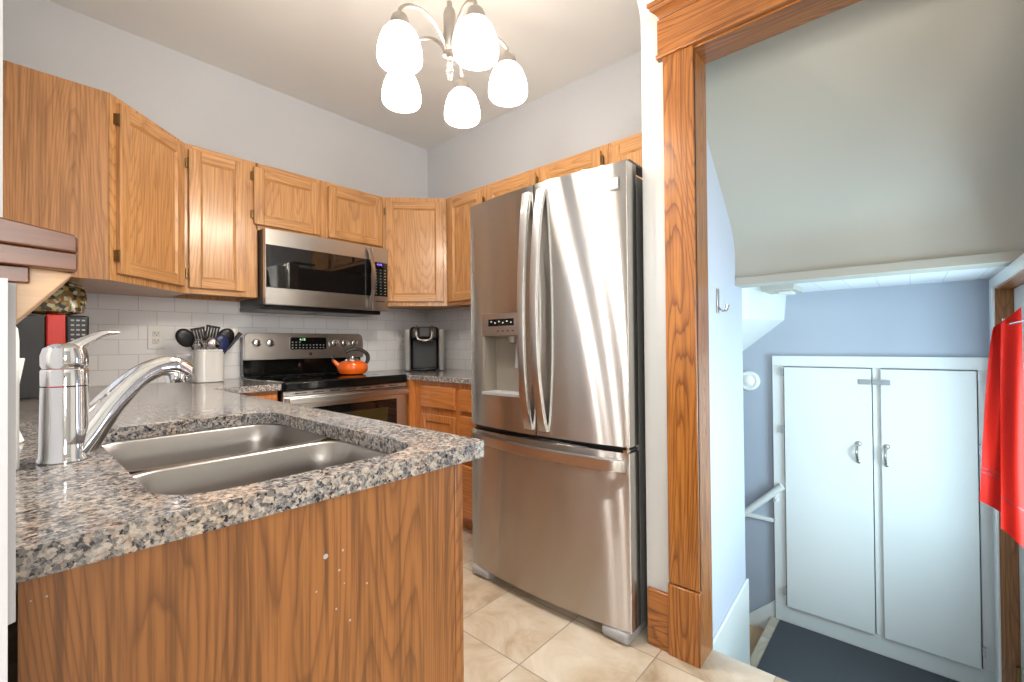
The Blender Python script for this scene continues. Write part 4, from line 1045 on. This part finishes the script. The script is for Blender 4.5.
# ------------------------------------------------------------------ chandelier
HX, HY = 1.046, 1.208
T = thing('chandelier', 'brushed nickel five-light chandelier with lit white glass shades', 'chandelier', (HX, HY, CEIL))
b = MB(); b.lathe([(.005, CEIL-.001), (.065, CEIL-.002), (.062, CEIL-.018), (.03, CEIL-.03), (.008, CEIL-.034)], (HX, HY, 0), 32); b.build('canopy', M['nickel'], T)
b = MB(); z = CEIL-.03; k = 0
while z > 2.335:
    a_ = PI/2*(k % 2)
    pts = [(HX+.010*math.cos(q)*math.cos(a_), HY+.010*math.cos(q)*math.sin(a_), z-.017+.017*math.sin(q)) for q in [2*PI*i/10 for i in range(11)]]
    b.tube(pts, .0022, 6, caps=False); z -= .027; k += 1
b.build('chain', M['nickel'], T)
b = MB(); b.lathe([(.004, 2.317), (.010, 2.313), (.010, 2.297), (.018, 2.285), (.022, 2.270), (.022, 2.150), (.016, 2.140), (.024, 2.133), (.024, 2.120), (.012, 2.112), (.009, 2.104), (.002, 2.100)], (HX, HY, 0), 28); b.build('column', M['nickel'], T)
b = MB()
for zz, r in ((2.090, .012), (2.068, .014), (2.047, .010)): b.lathe([(.001, zz-r), (r*.7, zz-r*.7), (r, zz), (r*.7, zz+r*.7), (.001, zz+r)], (HX, HY, 0), 16)
b.build('crystal_drop', M['crystal'], T)
RR = .209; ZB = 1.998
for k in range(5):
    a_ = R(-180+72*k); c_, s_ = math.cos(a_), math.sin(a_)
    def Q(r, z): return (HX+r*c_, HY+r*s_, z)
    pts = bez([Q(.015, 2.125), Q(.030, 2.165), Q(.070, 2.203), Q(.120, 2.218), Q(.170, 2.207), Q(RR-.004, 2.178), Q(RR, 2.150)], 8)
    AR = MB().tube(pts, .0065, 10).build('arm', M['nickel'], T)
    MB().lathe([(.008, 2.164), (.012, 2.160), (.025, 2.149), (.030, 2.135), (.031, 2.118), (.028, 2.108)], (HX+RR*c_, HY+RR*s_, 0), 24).build('shade_holder', M['nickel'], AR)
    sh = MB(); sh.lathe([(.026, 2.117), (.040, 2.110), (.054, 2.092), (.064, 2.066), (.0700, 2.038), (.0710, 2.018), (.069, 2.004), (.064, ZB), (.061, ZB+.003), (.066, 2.018), (.065, 2.038), (.059, 2.066), (.049, 2.090), (.036, 2.104), (.020, 2.110)], (HX+RR*c_, HY+RR*s_, 0), 36, cap=False)
    sh.build('lamp_shade', M['shade'], AR)
    l = bpy.data.lights.new('chandelier_bulb', 'POINT'); l.energy = 19; l.color = (1, .96, .92); l.shadow_soft_size = .014
    lo = bpy.data.objects.new('chandelier_bulb', l); C.objects.link(lo); lo.location = (HX+RR*c_, HY+RR*s_, 2.050)
